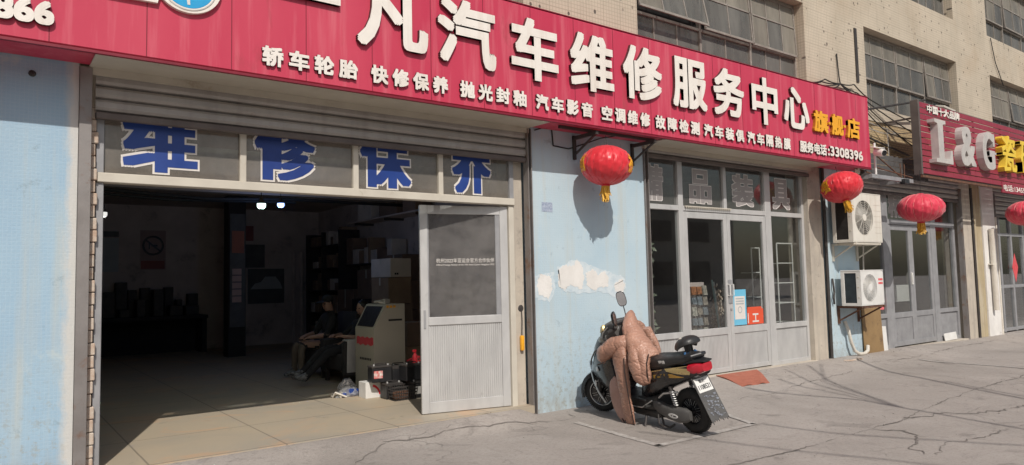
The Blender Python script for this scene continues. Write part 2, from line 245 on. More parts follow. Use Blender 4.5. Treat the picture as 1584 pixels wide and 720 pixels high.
# ---------------------------------------------------------------- mesh building helpers
class MB:
    def __init__(s): s.v = []; s.f = []; s.mi = []; s.k = 0
    def add(s, vs, fs):
        o = len(s.v); s.v += [Vector(p) for p in vs]; s.f += [[i + o for i in f] for f in fs]; s.mi += [s.k] * len(fs); return s
    def box(s, c, d, rot=None, bev=0.0):
        hx, hy, hz = d[0] / 2, d[1] / 2, d[2] / 2; c = Vector(c)
        mt = rot if isinstance(rot, Matrix) else (Euler(rot).to_matrix() if rot else None)
        bev = min(bev, hx * .9, hy * .9, hz * .9)
        if bev <= 0:
            vs = [Vector((x * hx, y * hy, z * hz)) for x in (-1, 1) for y in (-1, 1) for z in (-1, 1)]
            fs = [(0, 1, 3, 2), (4, 6, 7, 5), (0, 4, 5, 1), (2, 3, 7, 6), (0, 2, 6, 4), (1, 5, 7, 3)]
        else:
            bm = bmesh.new(); bmesh.ops.create_cube(bm, size=1)
            for v in bm.verts: v.co = Vector((v.co.x * 2 * hx, v.co.y * 2 * hy, v.co.z * 2 * hz))
            bmesh.ops.bevel(bm, geom=bm.edges[:], offset=bev, segments=2 if bev > .012 else 1, affect='EDGES', profile=.6)
            bm.verts.index_update(); vs = [v.co.copy() for v in bm.verts]; fs = [[v.index for v in f.verts] for f in bm.faces]; bm.free()
        if mt: vs = [mt @ v for v in vs]
        return s.add([v + c for v in vs], fs)
    def bb(s, x0, x1, y0, y1, z0, z1, bev=0.0):
        return s.box(((x0 + x1) / 2, (y0 + y1) / 2, (z0 + z1) / 2), (abs(x1 - x0), abs(y1 - y0), abs(z1 - z0)), None, bev)
    def rings(s, rings, cap=True, closed=False):
        n = len(rings[0]); vs = [p for r in rings for p in r]; fs = []; m = len(rings)
        for i in range(m if closed else m - 1):
            j = (i + 1) % m
            for k in range(n): fs.append((i * n + k, i * n + (k + 1) % n, j * n + (k + 1) % n, j * n + k))
        if cap and not closed: fs.append(tuple(reversed(range(n)))); fs.append(tuple((m - 1) * n + k for k in range(n)))
        return s.add(vs, fs)
    def tube(s, pts, r, n=8, cap=True, flat=None, updir=None):
        pts = [Vector(p) for p in pts]; rr = r if isinstance(r, (list, tuple)) else [r] * len(pts); rs = []
        ref = Vector(updir) if updir else None; prev = None
        for i, p in enumerate(pts):
            t = (pts[min(i + 1, len(pts) - 1)] - pts[max(i - 1, 0)])
            t = t.normalized() if t.length > 1e-9 else Vector((0, 0, 1))
            if prev is None:
                u = ref or (Vector((0, 0, 1)) if abs(t.z) < .9 else Vector((1, 0, 0)))
            else: u = ref or prev
            a = (u - t * u.dot(t));  a = a.normalized() if a.length > 1e-6 else t.orthogonal().normalized()
            b = t.cross(a); prev = a; q = rr[i]; qa, qb = q if isinstance(q, (tuple, list)) else (q, q)
            rs.append([p + a * (math.cos(k * 2 * math.pi / n) * qa) + b * (math.sin(k * 2 * math.pi / n) * qb) for k in range(n)])
        return s.rings(rs, cap)
    def cyl(s, p0, p1, r, r1=None, n=16): return s.tube([p0, p1], [r, r if r1 is None else r1], n)
    def lathe(s, prof, c=(0, 0, 0), axis=None, n=24, cap=False):
        c = Vector(c); ax = Vector(axis or (0, 0, 1)).normalized(); a = ax.orthogonal().normalized()
        if abs(ax.z) > .99: a = Vector((1, 0, 0))
        b = ax.cross(a)
        return s.rings([[c + ax * h + (a * math.cos(k * 2 * math.pi / n) + b * math.sin(k * 2 * math.pi / n)) * max(r, 1e-4) for k in range(n)] for r, h in prof], cap)
    def torus(s, c, axis, R_, r, n=32, m=10, sy=1.0):
        c = Vector(c); ax = Vector(axis).normalized(); a = ax.orthogonal().normalized(); b = ax.cross(a); rs = []
        for i in range(n):
            d = a * math.cos(i * 2 * math.pi / n) + b * math.sin(i * 2 * math.pi / n)
            rs.append([c + d * (R_ + r * math.cos(j * 2 * math.pi / m)) + ax * (r * sy * math.sin(j * 2 * math.pi / m)) for j in range(m)])
        return s.rings(rs, False, True)
    def sphere(s, c, rad, n=16, m=10, mt=None):
        c = Vector(c); rx, ry, rz = rad if isinstance(rad, (tuple, list)) else (rad,) * 3; rs = []
        for i in range(m + 1):
            t = math.pi * i / m; q = max(math.sin(t), 1e-3)
            ring = [Vector((rx * q * math.cos(k * 2 * math.pi / n), ry * q * math.sin(k * 2 * math.pi / n), -rz * math.cos(t))) for k in range(n)]
            rs.append([c + (mt @ p if mt else p) for p in ring])
        return s.rings(rs, True)
    def prism(s, poly, fn, t0, t1):          # poly of (u, w); fn(u, w, t) -> point; extruded from t0 to t1
        n = len(poly); vs = [fn(u, w, t0) for u, w in poly] + [fn(u, w, t1) for u, w in poly]
        return s.add(vs, [tuple(range(n)), tuple(reversed(range(n, 2 * n)))] + [(k, k + n, (k + 1) % n + n, (k + 1) % n) for k in range(n)])
    def quad(s, a, b, c, d): return s.add([a, b, c, d], [(0, 1, 2, 3)])
    def build(s, name, mat, parent=None, local=False, smooth=True, ang=35, label=None):
        me = bpy.data.meshes.new(name)
        off = Vector((0, 0, 0))
        if parent is not None and not local:
            p = parent
            while p is not None: off += p.location; p = p.parent
        me.from_pydata([v - off for v in s.v], [], s.f)
        for m_ in (mat if isinstance(mat, (list, tuple)) else [mat]): me.materials.append(m_)
        me.polygons.foreach_set("material_index", s.mi)
        me.polygons.foreach_set("use_smooth", [smooth] * len(me.polygons))
        bm = bmesh.new(); bm.from_mesh(me); bmesh.ops.recalc_face_normals(bm, faces=bm.faces[:]); bm.to_mesh(me); bm.free()
        if smooth: me.set_sharp_from_angle(angle=R(ang))
        o = bpy.data.objects.new(name, me); COL.objects.link(o)
        if parent is not None: o.parent = parent
        if label: o['label'] = label
        return o
def tag(o, label, cat, group=None, kind=None):
    o['label'] = label; o['category'] = cat
    if group: o['group'] = group
    if kind: o['kind'] = kind
    return o
def thing(name, label, cat, loc=(0, 0, 0), rot=(0, 0, 0), group=None):
    o = bpy.data.objects.new(name, None); COL.objects.link(o); o.location = loc; o.rotation_euler = rot; o.empty_display_size = .2
    return tag(o, label, cat, group)
def struct(o): o['kind'] = 'structure'; return o
def copy_tree(o, parent=None):
    c = o.copy(); COL.objects.link(c)
    if parent is not None: c.parent = parent
    for ch in [x for x in bpy.data.objects if x.parent == o]: copy_tree(ch, c)
    return c
_glyphs = {}
def glyph(s):
    if s not in _glyphs:
        c = bpy.data.curves.new("type", 'FONT'); c.body = s; c.size = 1; c.resolution_u = 4
        o = bpy.data.objects.new("type", c); COL.objects.link(o); bpy.context.view_layer.update()
        me = bpy.data.meshes.new_from_object(o.evaluated_get(bpy.context.evaluated_depsgraph_get()))
        bm = bmesh.new(); bm.from_mesh(me); bmesh.ops.remove_doubles(bm, verts=bm.verts[:], dist=1e-5)
        bmesh.ops.dissolve_limit(bm, angle_limit=.02, verts=bm.verts[:], edges=bm.edges[:])
        bm.verts.index_update(); vs = [(v.co.x, v.co.y) for v in bm.verts]
        fs = [[v.index for v in f.verts] for f in bm.faces]; ed = [[v.index for v in e.verts] for e in bm.edges if len(e.link_faces) == 1]
        # outward order for the rim
        ed = []
        for e in bm.edges:
            if len(e.link_faces) == 1:
                lp = e.link_faces[0].loops
                for l in lp:
                    if l.edge == e: ed.append((l.vert.index, l.link_loop_next.vert.index))
        bm.free(); bpy.data.objects.remove(o); bpy.data.curves.remove(c); bpy.data.meshes.remove(me)
        xs = [p[0] for p in vs]; ys = [p[1] for p in vs]; _glyphs[s] = (vs, fs, ed, min(xs), max(xs), min(ys), max(ys))
    return _glyphs[s]
def letters(mb, s, x0, x1, z0, z1, depth, bold, fn, nb=8, boldz=None, side=0):
    """raised lettering s filling the box x0..x1, z0..z1; fn(u, w, t) -> point, t = height above the face"""
    vs, fs, ed, a, b, c, d = glyph(s); n = len(vs); bz = bold if boldz is None else boldz
    kx = (x1 - x0 - 2 * bold) / max(b - a, 1e-6); kz = (z1 - z0 - 2 * bz) / max(d - c, 1e-6)
    if d - c < .25: kz = kx; z0 = (z0 + z1) / 2 - (d - c) * kz / 2 - bz
    offs = [(0, 0)]
    if bold > 0:
        offs += [(sx * bold, sz * bz) for sx, sz in ((-1, -1), (1, -1), (1, 1), (-1, 1), (0, -1), (0, 1), (-1, 0), (1, 0))]
        if nb > 8: offs += [(sx * bold * .5, sz * bz) for sx in (-1, 1) for sz in (-1, 1)]
    for i, (ox, oz) in enumerate(offs):
        t = depth - i * min(.0003, depth * .03)
        P = [(x0 + bold + (x - a) * kx + ox, z0 + bz + (y - c) * kz + oz) for x, y in vs]
        mb.k = 0; mb.add([fn(u, w, t) for u, w in P], [tuple(f) for f in fs]); mb.k = side
        mb.add([fn(u, w, t) for u, w in P] + [fn(u, w, 0.0) for u, w in P], [(j, i2, i2 + n, j + n) for i2, j in ed]); mb.k = 0
def on_wall(y):  return lambda u, w, t: Vector((u, y - t, w))

# ---------------------------------------------------------------- ground
def sm(a, b, x): t = max(0., min(1., (x - a) / (b - a))); return t * t * (3 - 2 * t)
def gz(x, y):
    g = .10 * (1 - sm(4.75, 5.05, x)) * (1 - sm(.0, .55, -y))
    s = (.11 * sm(5.9, 8.0, x) * (1 - sm(13, 17, x)) + .06 * sm(13, 17, x)) * (1 - sm(.0, 1.1, -y))
    return g + s
def seq(*parts):
    out = []
    for a, b, st in parts:
        n = max(1, round((b - a) / st)); out += [a + (b - a) * i / n for i in range(n)]
    return out + [parts[-1][1]]
xs = seq((-300, -20, 40), (-20, -4, 2), (-4, 4.4, .35), (4.4, 5.4, .1), (5.4, 20, .25), (20, 40, 2), (40, 300, 40))
ys = seq((-300, -20, 40), (-20, -4, 1), (-4, -1.4, .3), (-1.4, .0, .1), (.0, .6, .3), (.6, 40, 10))
mb = MB(); nx = len(xs)
rg = random.Random(3)
mb.add([(x, y, gz(x, y) + (rg.uniform(-.003, .003) if -5 < y < -.3 and -4 < x < 20 else 0) - (.03 if y > .05 else 0)) for y in ys for x in xs],
       [(j * nx + i, j * nx + i + 1, (j + 1) * nx + i + 1, (j + 1) * nx + i) for j in range(len(ys) - 1) for i in range(nx - 1)])
struct(mb.build("pavement", M['ground'], ang=80))
mb = MB(); mb.bb(.62, 5.0, -.03, .4, .02, .106); mb.bb(-2.5, 6.9, .4, 11.2, .02, .104); struct(mb.build("garage_floor", M['floor']))
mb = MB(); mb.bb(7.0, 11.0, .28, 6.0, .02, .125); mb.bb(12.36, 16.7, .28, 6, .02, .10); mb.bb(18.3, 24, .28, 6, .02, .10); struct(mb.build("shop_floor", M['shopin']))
def strip(mb, pts, w, jit=0.0, dz=.004, seed=1, step=.08, taper=True):
    r_ = random.Random(seed); P = [Vector((x, y, 0)) for x, y in pts]; Q = []
    for a, b in zip(P, P[1:]):
        n = max(1, int((b - a).length / step)); Q += [a.lerp(b, i / n) for i in range(n)]
    Q.append(P[-1]); L_, R_ = [], []; wob = 0; fade_ = .6
    for i, q in enumerate(Q):
        t = (Q[min(i + 1, len(Q) - 1)] - Q[max(i - 1, 0)]).normalized(); n_ = Vector((-t.y, t.x, 0))
        wob = wob * .75 + r_.uniform(-jit, jit); fade_ = fade_ * .8 + r_.uniform(-.2, .45) if jit else 1; ww = w * (max(.03, min(1.6, fade_ * 1.4 + r_.uniform(-.3, .3))) if jit else r_.uniform(.9, 1.1))
        if taper and (i == 0 or i == len(Q) - 1): ww *= .15
        for S_, sg in ((L_, 1), (R_, -1)):
            p = q + n_ * (wob + sg * ww / 2); S_.append((p.x, p.y, gz(p.x, p.y) + dz))
    n = len(Q); mb.add(L_ + R_, [(i, i + 1, n + i + 1, n + i) for i in range(n - 1)])
mb = MB()
for i, (pts, w, j) in enumerate([([(3.0, -.30), (3.5, -.36), (3.84, -.28), (4.4, -.36), (4.99, -.50), (5.25, -.40), (5.3, -.25)], .022, .02),
        ([(2.2, -1.05), (2.6, -.62), (3.0, -.30)], .018, .02),
        ([(4.2, -2.75), (5.35, -2.82), (6.57, -2.84), (7.64, -2.82), (8.6, -2.7), (9.9, -2.56), (12.5, -2.5), (16, -2.45)], .020, .014), ([(6.9, -2.83), (7.1, -3.1), (6.8, -3.3), (6.4, -3.35), (6.26, -3.65)], .022, .035),
        ([(6.26, -3.65), (6.8, -3.6), (7.6, -3.68), (8.22, -3.68), (9.4, -3.8)], .020, .03), ([(7.64, -2.82), (8.2, -3.0), (8.77, -3.3), (9.3, -3.32)], .035, .04),
        ([(6.3, -1.1), (7.2, -.95), (8.1, -1.0), (9.4, -.80), (10.6, -.72)], .013, .02), ([(11.4, -.45), (12.4, -.62), (13.9, -.55), (15.4, -.45), (17.2, -.35)], .022, .02),
        ([(12.8, -.4), (12.9, -1.6), (13.1, -2.5), (12.7, -4)], .016, .02), ([(10.2, -1.4), (10.4, -2.0), (10.2, -2.56)], .014, .03), ([(4.2, -2.75), (4.0, -3.6), (4.15, -4.6)], .02, .02),
        ([(9.3, -3.32), (9.5, -4.2), (9.2, -5.2)], .02, .02), ([(3.4, .06), (3.9, .0), (4.3, -.02), (4.75, .02)], .012, .01)]):
    strip(mb, pts, w * .62, j * 1.1, .005, seed=i, step=.045)
struct(mb.build("pavement_crack", M['crack'], ang=80))
mb = MB()
for pts, w in [([(5.05, -.66), (4.97, -1.3), (4.89, -1.97)], .075), ([(4.86, -1.95), (5.5, -1.95), (6.32, -1.95)], .075), ([(6.30, -1.97), (6.45, -1.6), (6.62, -1.3)], .07), ([(5.62, -.95), (5.9, -.98), (6.0, -1.25)], .04)]:
    strip(mb, pts, w, 0, .006, seed=9, taper=False)
strip(mb, [(12.74, -.72), (12.80, -1.3), (12.80, -1.9), (12.75, -2.4)], .09, 0, .006, seed=4, taper=False)
struct(mb.build("parking_line", M['paintline'], ang=80))

mb = MB(); rg = random.Random(77)
def stone(x, y, s):
    z = gz(x, y); mt = Euler((rg.uniform(0, 3), rg.uniform(0, 3), rg.uniform(0, 3))).to_matrix()
    vs = [Vector(v) * s * rg.uniform(.6, 1.2) for v in ((1, 0, 0), (-1, 0, 0), (0, .8, 0), (0, -.9, 0), (0, 0, .6), (0, 0, -.6))]
    mb.add([mt @ v + Vector((x, y, z + s * .3)) for v in vs], [(0, 2, 4), (2, 1, 4), (1, 3, 4), (3, 0, 4), (2, 0, 5), (1, 2, 5), (3, 1, 5), (0, 3, 5)])
for i in range(900):
    r_ = rg.random()
    if r_ < .45: x, y = rg.uniform(2.5, 19), -abs(rg.gauss(0, .22)) - .02
    elif r_ < .7: t = rg.random(); x, y = 4.2 + 12 * t, -2.8 + rg.gauss(0, .12) + .3 * t
    else: x, y = rg.uniform(2, 18), rg.uniform(-4.5, -.2)
    if x < 5 and y > -.3: continue
    stone(x, y, min(.016, abs(rg.gauss(.004, .003)) + .0015))
tag(mb.build("grit", pm("grey_grit", (.36, .33, .30), (.20, .18, .165), 3, .9), None, smooth=False), "loose grit and crumbs of concrete strewn over the pavement", "grit", kind="stuff")

# ---------------------------------------------------------------- the factory building
B = thing("factory_building", "long tan mosaic tiled factory building with steel windows above the ground floor shops", "building", (0, 0, 0))
XA, XB, ZT = -9.0, 27.0, 10.2
wins = [(k_x0, k_x1, z0, z1) for (k_x0, k_x1) in ((-4.95, -.9), (.98, 5.0), (6.92, 10.97), (12.97, 16.95), (18.78, 22.75)) for (z0, z1) in ((4.56, 6.06), (7.0, 8.6))]
def wall_holes(mb, x0, x1, z0, z1, holes, y, depth):
    X = sorted({x0, x1, *[h for a in holes for h in a[:2] if x0 < h < x1]}); Z = sorted({z0, z1, *[h for a in holes for h in a[2:] if z0 < h < z1]})
    ins = lambda i, j: any(h[0] - 1e-6 <= X[i] and X[i + 1] <= h[1] + 1e-6 and h[2] - 1e-6 <= Z[j] and Z[j + 1] <= h[3] + 1e-6 for h in holes)
    for i in range(len(X) - 1):
        for j in range(len(Z) - 1):
            if not ins(i, j): mb.quad((X[i], y, Z[j]), (X[i + 1], y, Z[j]), (X[i + 1], y, Z[j + 1]), (X[i], y, Z[j + 1]))
    for a, b, c, d in holes:
        mb.quad((a, y, c), (a, y, d), (a, y + depth, d), (a, y + depth, c)); mb.quad((b, y, c), (b, y + depth, c), (b, y + depth, d), (b, y, d))
        mb.quad((a, y, c), (a, y + depth, c), (b, y + depth, c), (b, y, c)); mb.quad((a, y, d), (b, y, d), (b, y + depth, d), (a, y + depth, d))
mb = MB(); wall_holes(mb, XA, XB, 4.30, ZT, wins, 0.0, .36)
mb.quad((XA, 0, ZT), (XB, 0, ZT), (XB, 9, ZT), (XA, 9, ZT)); mb.quad((XB, 0, -.1), (XB, 9, -.1), (XB, 9, ZT), (XB, 0, ZT)); mb.quad((XA, 0, -.1), (XA, 9, -.1), (XA, 9, ZT), (XA, 0, ZT))
mb.build("upper_wall", M['upper'], B, smooth=False)
mb = MB(); mb.bb(XA, XB, .012, .38, 3.42, 4.30); mb.build("brick_band", M['brick'], B, smooth=False)
mb = MB(); mb.bb(XA, .575, 0, .42, -.1, 3.418); mb.build("pier", M['blue_worn'], B, label="leftmost pale blue painted pier")
mb = MB(); mb.bb(5.055, 6.93, 0, .42, -.1, 3.418); mb.build("pier", M['blue_pale'], B, label="pale blue painted pier with white plaster patches")
mb = MB(); mb.bb(11.34, 12.34, 0, .42, -.1, 3.418); mb.build("pier", M['blue_pale'], B, label="narrow pale blue pier behind the air conditioners")
mb = MB(); mb.bb(10.86, 11.25, .03, .42, -.1, 3.418); mb.build("pier", M['plaster'], B, label="peeling tan plaster pier")
mb = MB(); mb.bb(16.72, 17.24, 0.02, .42, -.1, 3.418); mb.build("pier", M['plaster'], B, label="peeling grey plaster pier")
mb = MB(); mb.bb(17.30, 17.72, 0.0, .42, -.1, 3.418); mb.build("pier", M['plaster_yellow'], B, label="ochre stained pier")
mb = MB(); mb.bb(17.723, 18.40, -.03, .42, -.1, 3.418); mb.build("pier", M['plaster_white'], B, label="white plastered pier")
mb = MB(); mb.bb(22.4, XB, 0, .42, -.1, 3.418); mb.build("pier", M['blue'], B, label="farthest blue pier")
# garage door jamb of peeling plaster on the right, broken brick edge on the left
mb = MB(); mb.bb(4.86, 4.985, .10, .42, -.02, 3.4); mb.build("door_jamb", M['plaster'], B)
mb = MB(); rg = random.Random(5)
for i in range(30):
    z = .02 + i * .098; mb.bb(.665, .71 + rg.uniform(-.012, .012), .045, .40, z, z + .092, .006)
mb.build("brick_edge", M['brickrubble'], B)
# white plaster patches, torn edges, on the middle pier
def patch(mb, pts, y, z=.004, seed=0, sub=10, j=.013):
    r_ = random.Random(seed); poly = []
    for i in range(len(pts)):
        a, b = pts[i], pts[(i + 1) % len(pts)]
        for k in range(sub): t = k / sub; poly.append((a[0] * (1 - t) + b[0] * t + r_.uniform(-j, j), a[1] * (1 - t) + b[1] * t + r_.uniform(-j, j)))
    mb.prism(poly, lambda u, w, t: Vector((u, y - t, w)), .0008, z)
mb = MB(); patch(mb, [(5.07, 1.55), (5.34, 1.61), (5.38, 1.42), (5.29, 1.25), (5.07, 1.30)], 0, .002, 21, 8, .014); mb.build("plaster_smear", M['chalk'], B, smooth=False)
mb = MB(); patch(mb, [(5.39, 1.64), (5.66, 1.74), (5.82, 1.71), (6.05, 1.64), (6.28, 1.58), (6.50, 1.53), (6.54, 1.38), (6.40, 1.26), (6.10, 1.35), (5.75, 1.34), (5.50, 1.37)], 0, .002, 22, 8, .014); mb.build("plaster_smear", M['chalk'], B, smooth=False)
mb = MB()
patch(mb, [(5.10, 1.50), (5.16, 1.58), (5.30, 1.55), (5.33, 1.40), (5.26, 1.29), (5.12, 1.34)], 0, seed=1); mb.build("plaster_patch", M['plaster_white'], B, smooth=False); mb = MB()
patch(mb, [(5.42, 1.62), (5.52, 1.68), (5.66, 1.66), (5.72, 1.75), (5.80, 1.66), (5.84, 1.50), (5.78, 1.38), (5.60, 1.45), (5.52, 1.38), (5.42, 1.44)], 0, seed=2); mb.build("plaster_patch", M['plaster_white'], B, smooth=False); mb = MB()
patch(mb, [(5.86, 1.58), (5.98, 1.63), (6.06, 1.55), (6.17, 1.60), (6.24, 1.52), (6.22, 1.40), (6.08, 1.41), (6.0, 1.36), (5.87, 1.43)], 0, seed=3); mb.build("plaster_patch", M['plaster_white'], B, smooth=False); mb = MB()
patch(mb, [(6.33, 1.44), (6.47, 1.50), (6.52, 1.42), (6.47, 1.28), (6.40, 1.32), (6.35, 1.36)], 0, seed=4)
mb.build("plaster_patch", M['plaster_white'], B, smooth=False)
mb = MB(); patch(mb, [(5.20, 2.41), (5.36, 2.41), (5.36, 2.30), (5.20, 2.30)], 0, .003, 3, 1, .002); mb.build("wall_notice", pm("faded_blue_notice", (.42, .48, .58), (.25, .30, .42), 40, .6, 0, 0), B, smooth=False)
mb = MB(); mb.lathe([(.0, .02), (.016, .018), (.026, .0)], (.27, 0, 2.86 + .29), (0, -1, 0), 12); mb.tube([(.27, 0, 3.15), (.27, -.03, 3.15), (.28, -.05, 3.13)], .008); mb.build("wall_hook", M['darkiron'], B)

def make_window(x0, x1, z0, z1, tilt, rng):
    y = .20; fr = MB(); c1, c2 = x0 + 1.53, x0 + 2.76
    zs = [z0 + .59, z0 + 1.09] if z1 - z0 < 1.55 else [z0 + .53, z0 + 1.06]
    for xx in (x0 + .02, c1, c2, x1 - .02): fr.bb(xx - .022, xx + .022, y - .03, y + .03, z0, z1)
    for zz in (z0 + .02, z1 - .02): fr.bb(x0 + .04, x1 - .04, y - .028, y + .028, zz - .02, zz + .02)
    fr.bb(x0 + .04, x1 - .04, y - .024, y + .026, zs[0] - .022, zs[0] + .015)
    cols = ((x0 + .045, c1 - .025, 3), (c1 + .025, c2 - .025, 2), (c2 + .025, x1 - .045, 3))
    low = MB()
    for a, b, n in cols:
        for i in range(1, n): xx = a + (b - a) * i / n; fr.bb(xx - .010, xx + .010, y - .014, y + .014, z0 + .04, zs[0] - .022)
        for i in range(n):
            xa, xb = a + (b - a) * i / n, a + (b - a) * (i + 1) / n; q = rng.uniform(-.004, .004)
            low.quad((xa, y + q, z0), (xb, y - q, z0), (xb, y - q * .5, zs[0]), (xa, y + q * .5, zs[0]))
    wnd = fr.build("window", [M['steelwin']], B); low.build("pane", M['glass_up'], wnd, smooth=False)
    for (a, b, n), tl in zip(cols, tilt):
        s = MB(); zt, zb = z1 - .045, zs[0] + .005
        def P(x, d, z): return Vector((x, y - .03 - d - (zt - z) * math.tan(tl), z))
        def bar(xa, xb, za, zb_):
            vs = [P(x, d, z) for x in (xa, xb) for d in (-.012, .012) for z in (za, zb_)]
            s.add(vs, [(0, 1, 3, 2), (4, 6, 7, 5), (0, 4, 5, 1), (2, 3, 7, 6), (0, 2, 6, 4), (1, 5, 7, 3)])
        for xx in (a + .012, b - .012): bar(xx - .013, xx + .013, zb, zt)
        bar(a, b, zb - .012, zb + .022); bar(a, b, zt - .02, zt); bar(a, b, zs[1] - .012, zs[1] + .012)
        for i in range(1, n): xx = a + (b - a) * i / n; bar(xx - .009, xx + .009, zb, zt)
        s.k = 1
        for i in range(n):
            for za, zb_ in ((zb, zs[1]), (zs[1], zt)):
                xa, xb = a + (b - a) * i / n, a + (b - a) * (i + 1) / n; q = rng.uniform(-.005, .005)
                s.k = 2 if (za > zb + .1 or rng.random() < .22) else 1
                s.add([P(xa, q, za), P(xb, -q, za), P(xb, -q * .3, zb_), P(xa, q * .3, zb_)], [(0, 1, 2, 3)])
        s.build("sash", [M['steelwin'], M['glass_up'], M['glass_sash']], wnd, smooth=False)
rg = random.Random(11)
for i, w_ in enumerate(wins):
    make_window(*w_, tilt={4: (.20, .08, .05), 6: (.03, .015, .06), 8: (.06, .10, .03)}.get(i, (.02, .05, .03)), rng=rg)
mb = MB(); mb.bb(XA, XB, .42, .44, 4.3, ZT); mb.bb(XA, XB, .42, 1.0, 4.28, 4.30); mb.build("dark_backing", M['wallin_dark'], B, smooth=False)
# rusty downpipe stub and stains on the wall between two windows, dark rods
mb = MB(); mb.bb(12.60, 12.68, -.02, .0, 4.95, 5.95); mb.build("iron_strap", M['darkiron'], B)
mb = MB(); mb.tube([(11.295, .0, -.02), (11.295, .0, 3.30)], .028, 8); mb.build("drainpipe", M['darkiron'], B)
mb = MB(); mb.tube([(17.27, -.0, -.02), (17.27, -.0, 3.30)], .028, 8); mb.build("drainpipe", M['darkiron'], B)
mb = MB(); mb.tube([(17.98, -.10, .62), (17.98, -.10, 2.42)], .055, 12); mb.bb(17.86, 18.12, -.12, -.03, 1.62, 1.65); mb.build("downpipe", M['pvc'], B)
mb = MB(); mb.tube([(18.44, -.02, -.02), (18.45, -.02, 2.7)], .035, 8); mb.build("corner_pipe", M['pvc'], B)
# interior shells
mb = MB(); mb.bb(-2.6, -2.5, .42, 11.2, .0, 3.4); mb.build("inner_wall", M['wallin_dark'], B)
mb = MB(); mb.bb(-2.6, 7.0, 11.2, 11.3, .0, 3.5); mb.build("inner_wall", M['wallin'], B)
mb = MB(); mb.bb(6.92, 7.0, .42, 11.2, .0, 3.5); mb.build("inner_wall", M['wallin'], B)
mb = MB(); mb.bb(-2.6, 7.0, .42, 11.3, 3.38, 3.48); mb.bb(-2.5, 6.92, 2.2, 2.5, 3.12, 3.38); mb.bb(-2.5, 6.92, 6.2, 6.5, 3.12, 3.38); mb.build("ceiling", M['ceilin'], B)
mb = MB(); mb.bb(4.0, 4.34, 8.6, 8.95, .1, 3.38); mb.build("inner_column", M['wallin_dark'], B)
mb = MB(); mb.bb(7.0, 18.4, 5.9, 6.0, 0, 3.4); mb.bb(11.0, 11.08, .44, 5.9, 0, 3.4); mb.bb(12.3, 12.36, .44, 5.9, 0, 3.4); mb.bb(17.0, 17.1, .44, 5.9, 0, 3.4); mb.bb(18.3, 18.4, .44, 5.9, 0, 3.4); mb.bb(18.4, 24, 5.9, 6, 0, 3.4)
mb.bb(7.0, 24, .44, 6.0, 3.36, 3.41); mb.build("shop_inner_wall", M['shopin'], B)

# ---------------------------------------------------------------- opposite terrace, seen only as reflections and bounced light
mb = MB(); mb.bb(-30, 45, -30, -26, -.1, 6.5); OB = tag(mb.build("terrace_building", M['plaster'], None), "low plaster terrace standing across the street behind the viewer", "building")
mb = MB()
for i in range(18): mb.bb(-28 + i * 4, -26 + i * 4, -26.02, -25.9, 1.0, 2.6); mb.bb(-28 + i * 4, -26 + i * 4, -26.02, -25.9, 4.0, 5.4)
mb.build("window_row", M['wallin_dark'], OB)

# ---------------------------------------------------------------- main shop sign
S_ = thing("shop_sign", "long crimson fascia sign with raised cream Chinese lettering above the garage and shopfront", "shop sign", (5.5, -.45, 3.27))
SX0, SX1, SZ0, SZ1, SY = -3.6, 12.06, 3.27, 4.49, -.45
mb = MB(); mb.bb(SX0, SX1, SY, -.02, SZ0, SZ1, .012); mb.build("panel", M['signred'], S_)
mb = MB(); mb.bb(SX0, SX1 + .002, SY - .004, SY + .03, SZ0 - .022, SZ0 - .002); mb.bb(SX0, SX1 + .002, SY - .004, SY + .03, SZ1 + .001, SZ1 + .012); mb.build("edge_trim", M['seam'], S_)
for i in range(-6, 19): x = .345 + .6275 * i; mb = MB(); mb.bb(x - .0035, x + .0035, SY - .0012, SY + .004, SZ0 + .012, SZ1 - .012); mb.build("seam", M['seam'], S_, smooth=False)
def char(name, s, x0, x1, z0, z1, depth, bold, mat, parent, y=SY, side=None):
    mb = MB(); letters(mb, s, x0, x1, z0, z1, depth, bold, on_wall(y), side=1); return mb.build(name, [mat, M['letterside'] if mat is M['letterwhite'] else pm('amber_return', (.45, .16, .015), None, 5, .5, 0, 0)], parent, smooth=False)
for s, x0, x1, z0, z1 in (("一", 1.86, 2.53, 3.95, 4.15), ("凡", 2.69, 3.43, 3.69, 4.36), ("汽", 3.54, 4.24, 3.67, 4.35), ("车", 4.44, 5.09, 3.66, 4.34), ("维", 5.27, 5.95, 3.66, 4.33), ("修", 6.11, 6.80, 3.67, 4.34),
                          ("服", 7.00, 7.68, 3.68, 4.34), ("务", 7.82, 8.50, 3.68, 4.34), ("中", 8.68, 9.31, 3.66, 4.35), ("心", 9.46, 10.14, 3.69, 4.32)):
    char("headline_character", s, x0, x1, z0, z1, .045, .020, M['letterwhite'], S_)
def phrase(s, x0, x1, z0, z1, name="service_lettering", mat=None, bold=.007, depth=.028, fill=.84):
    mb = MB(); n = len(s); st = (x1 - x0) / (n - 1 + fill)
    for i, ch in enumerate(s): letters(mb, ch, x0 + i * st, x0 + i * st + st * fill, z0, z1, depth, bold, on_wall(SY), side=1)
    mb.build(name, [M['letterwhite'], M['letterside']], S_, smooth=False)
for s, x0, x1 in (("轿车轮胎", 1.84, 2.70), ("快修保养", 2.83, 3.66), ("抛光封釉", 3.80, 4.64), ("汽车影音", 4.77, 5.61), ("空调维修", 5.75, 6.57), ("故障检测", 6.67, 7.52), ("汽车装俱", 7.61, 8.48), ("汽车隔热膜", 8.56, 9.62)):
    phrase(s, x0, x1, 3.355, 3.525, fill=.80)
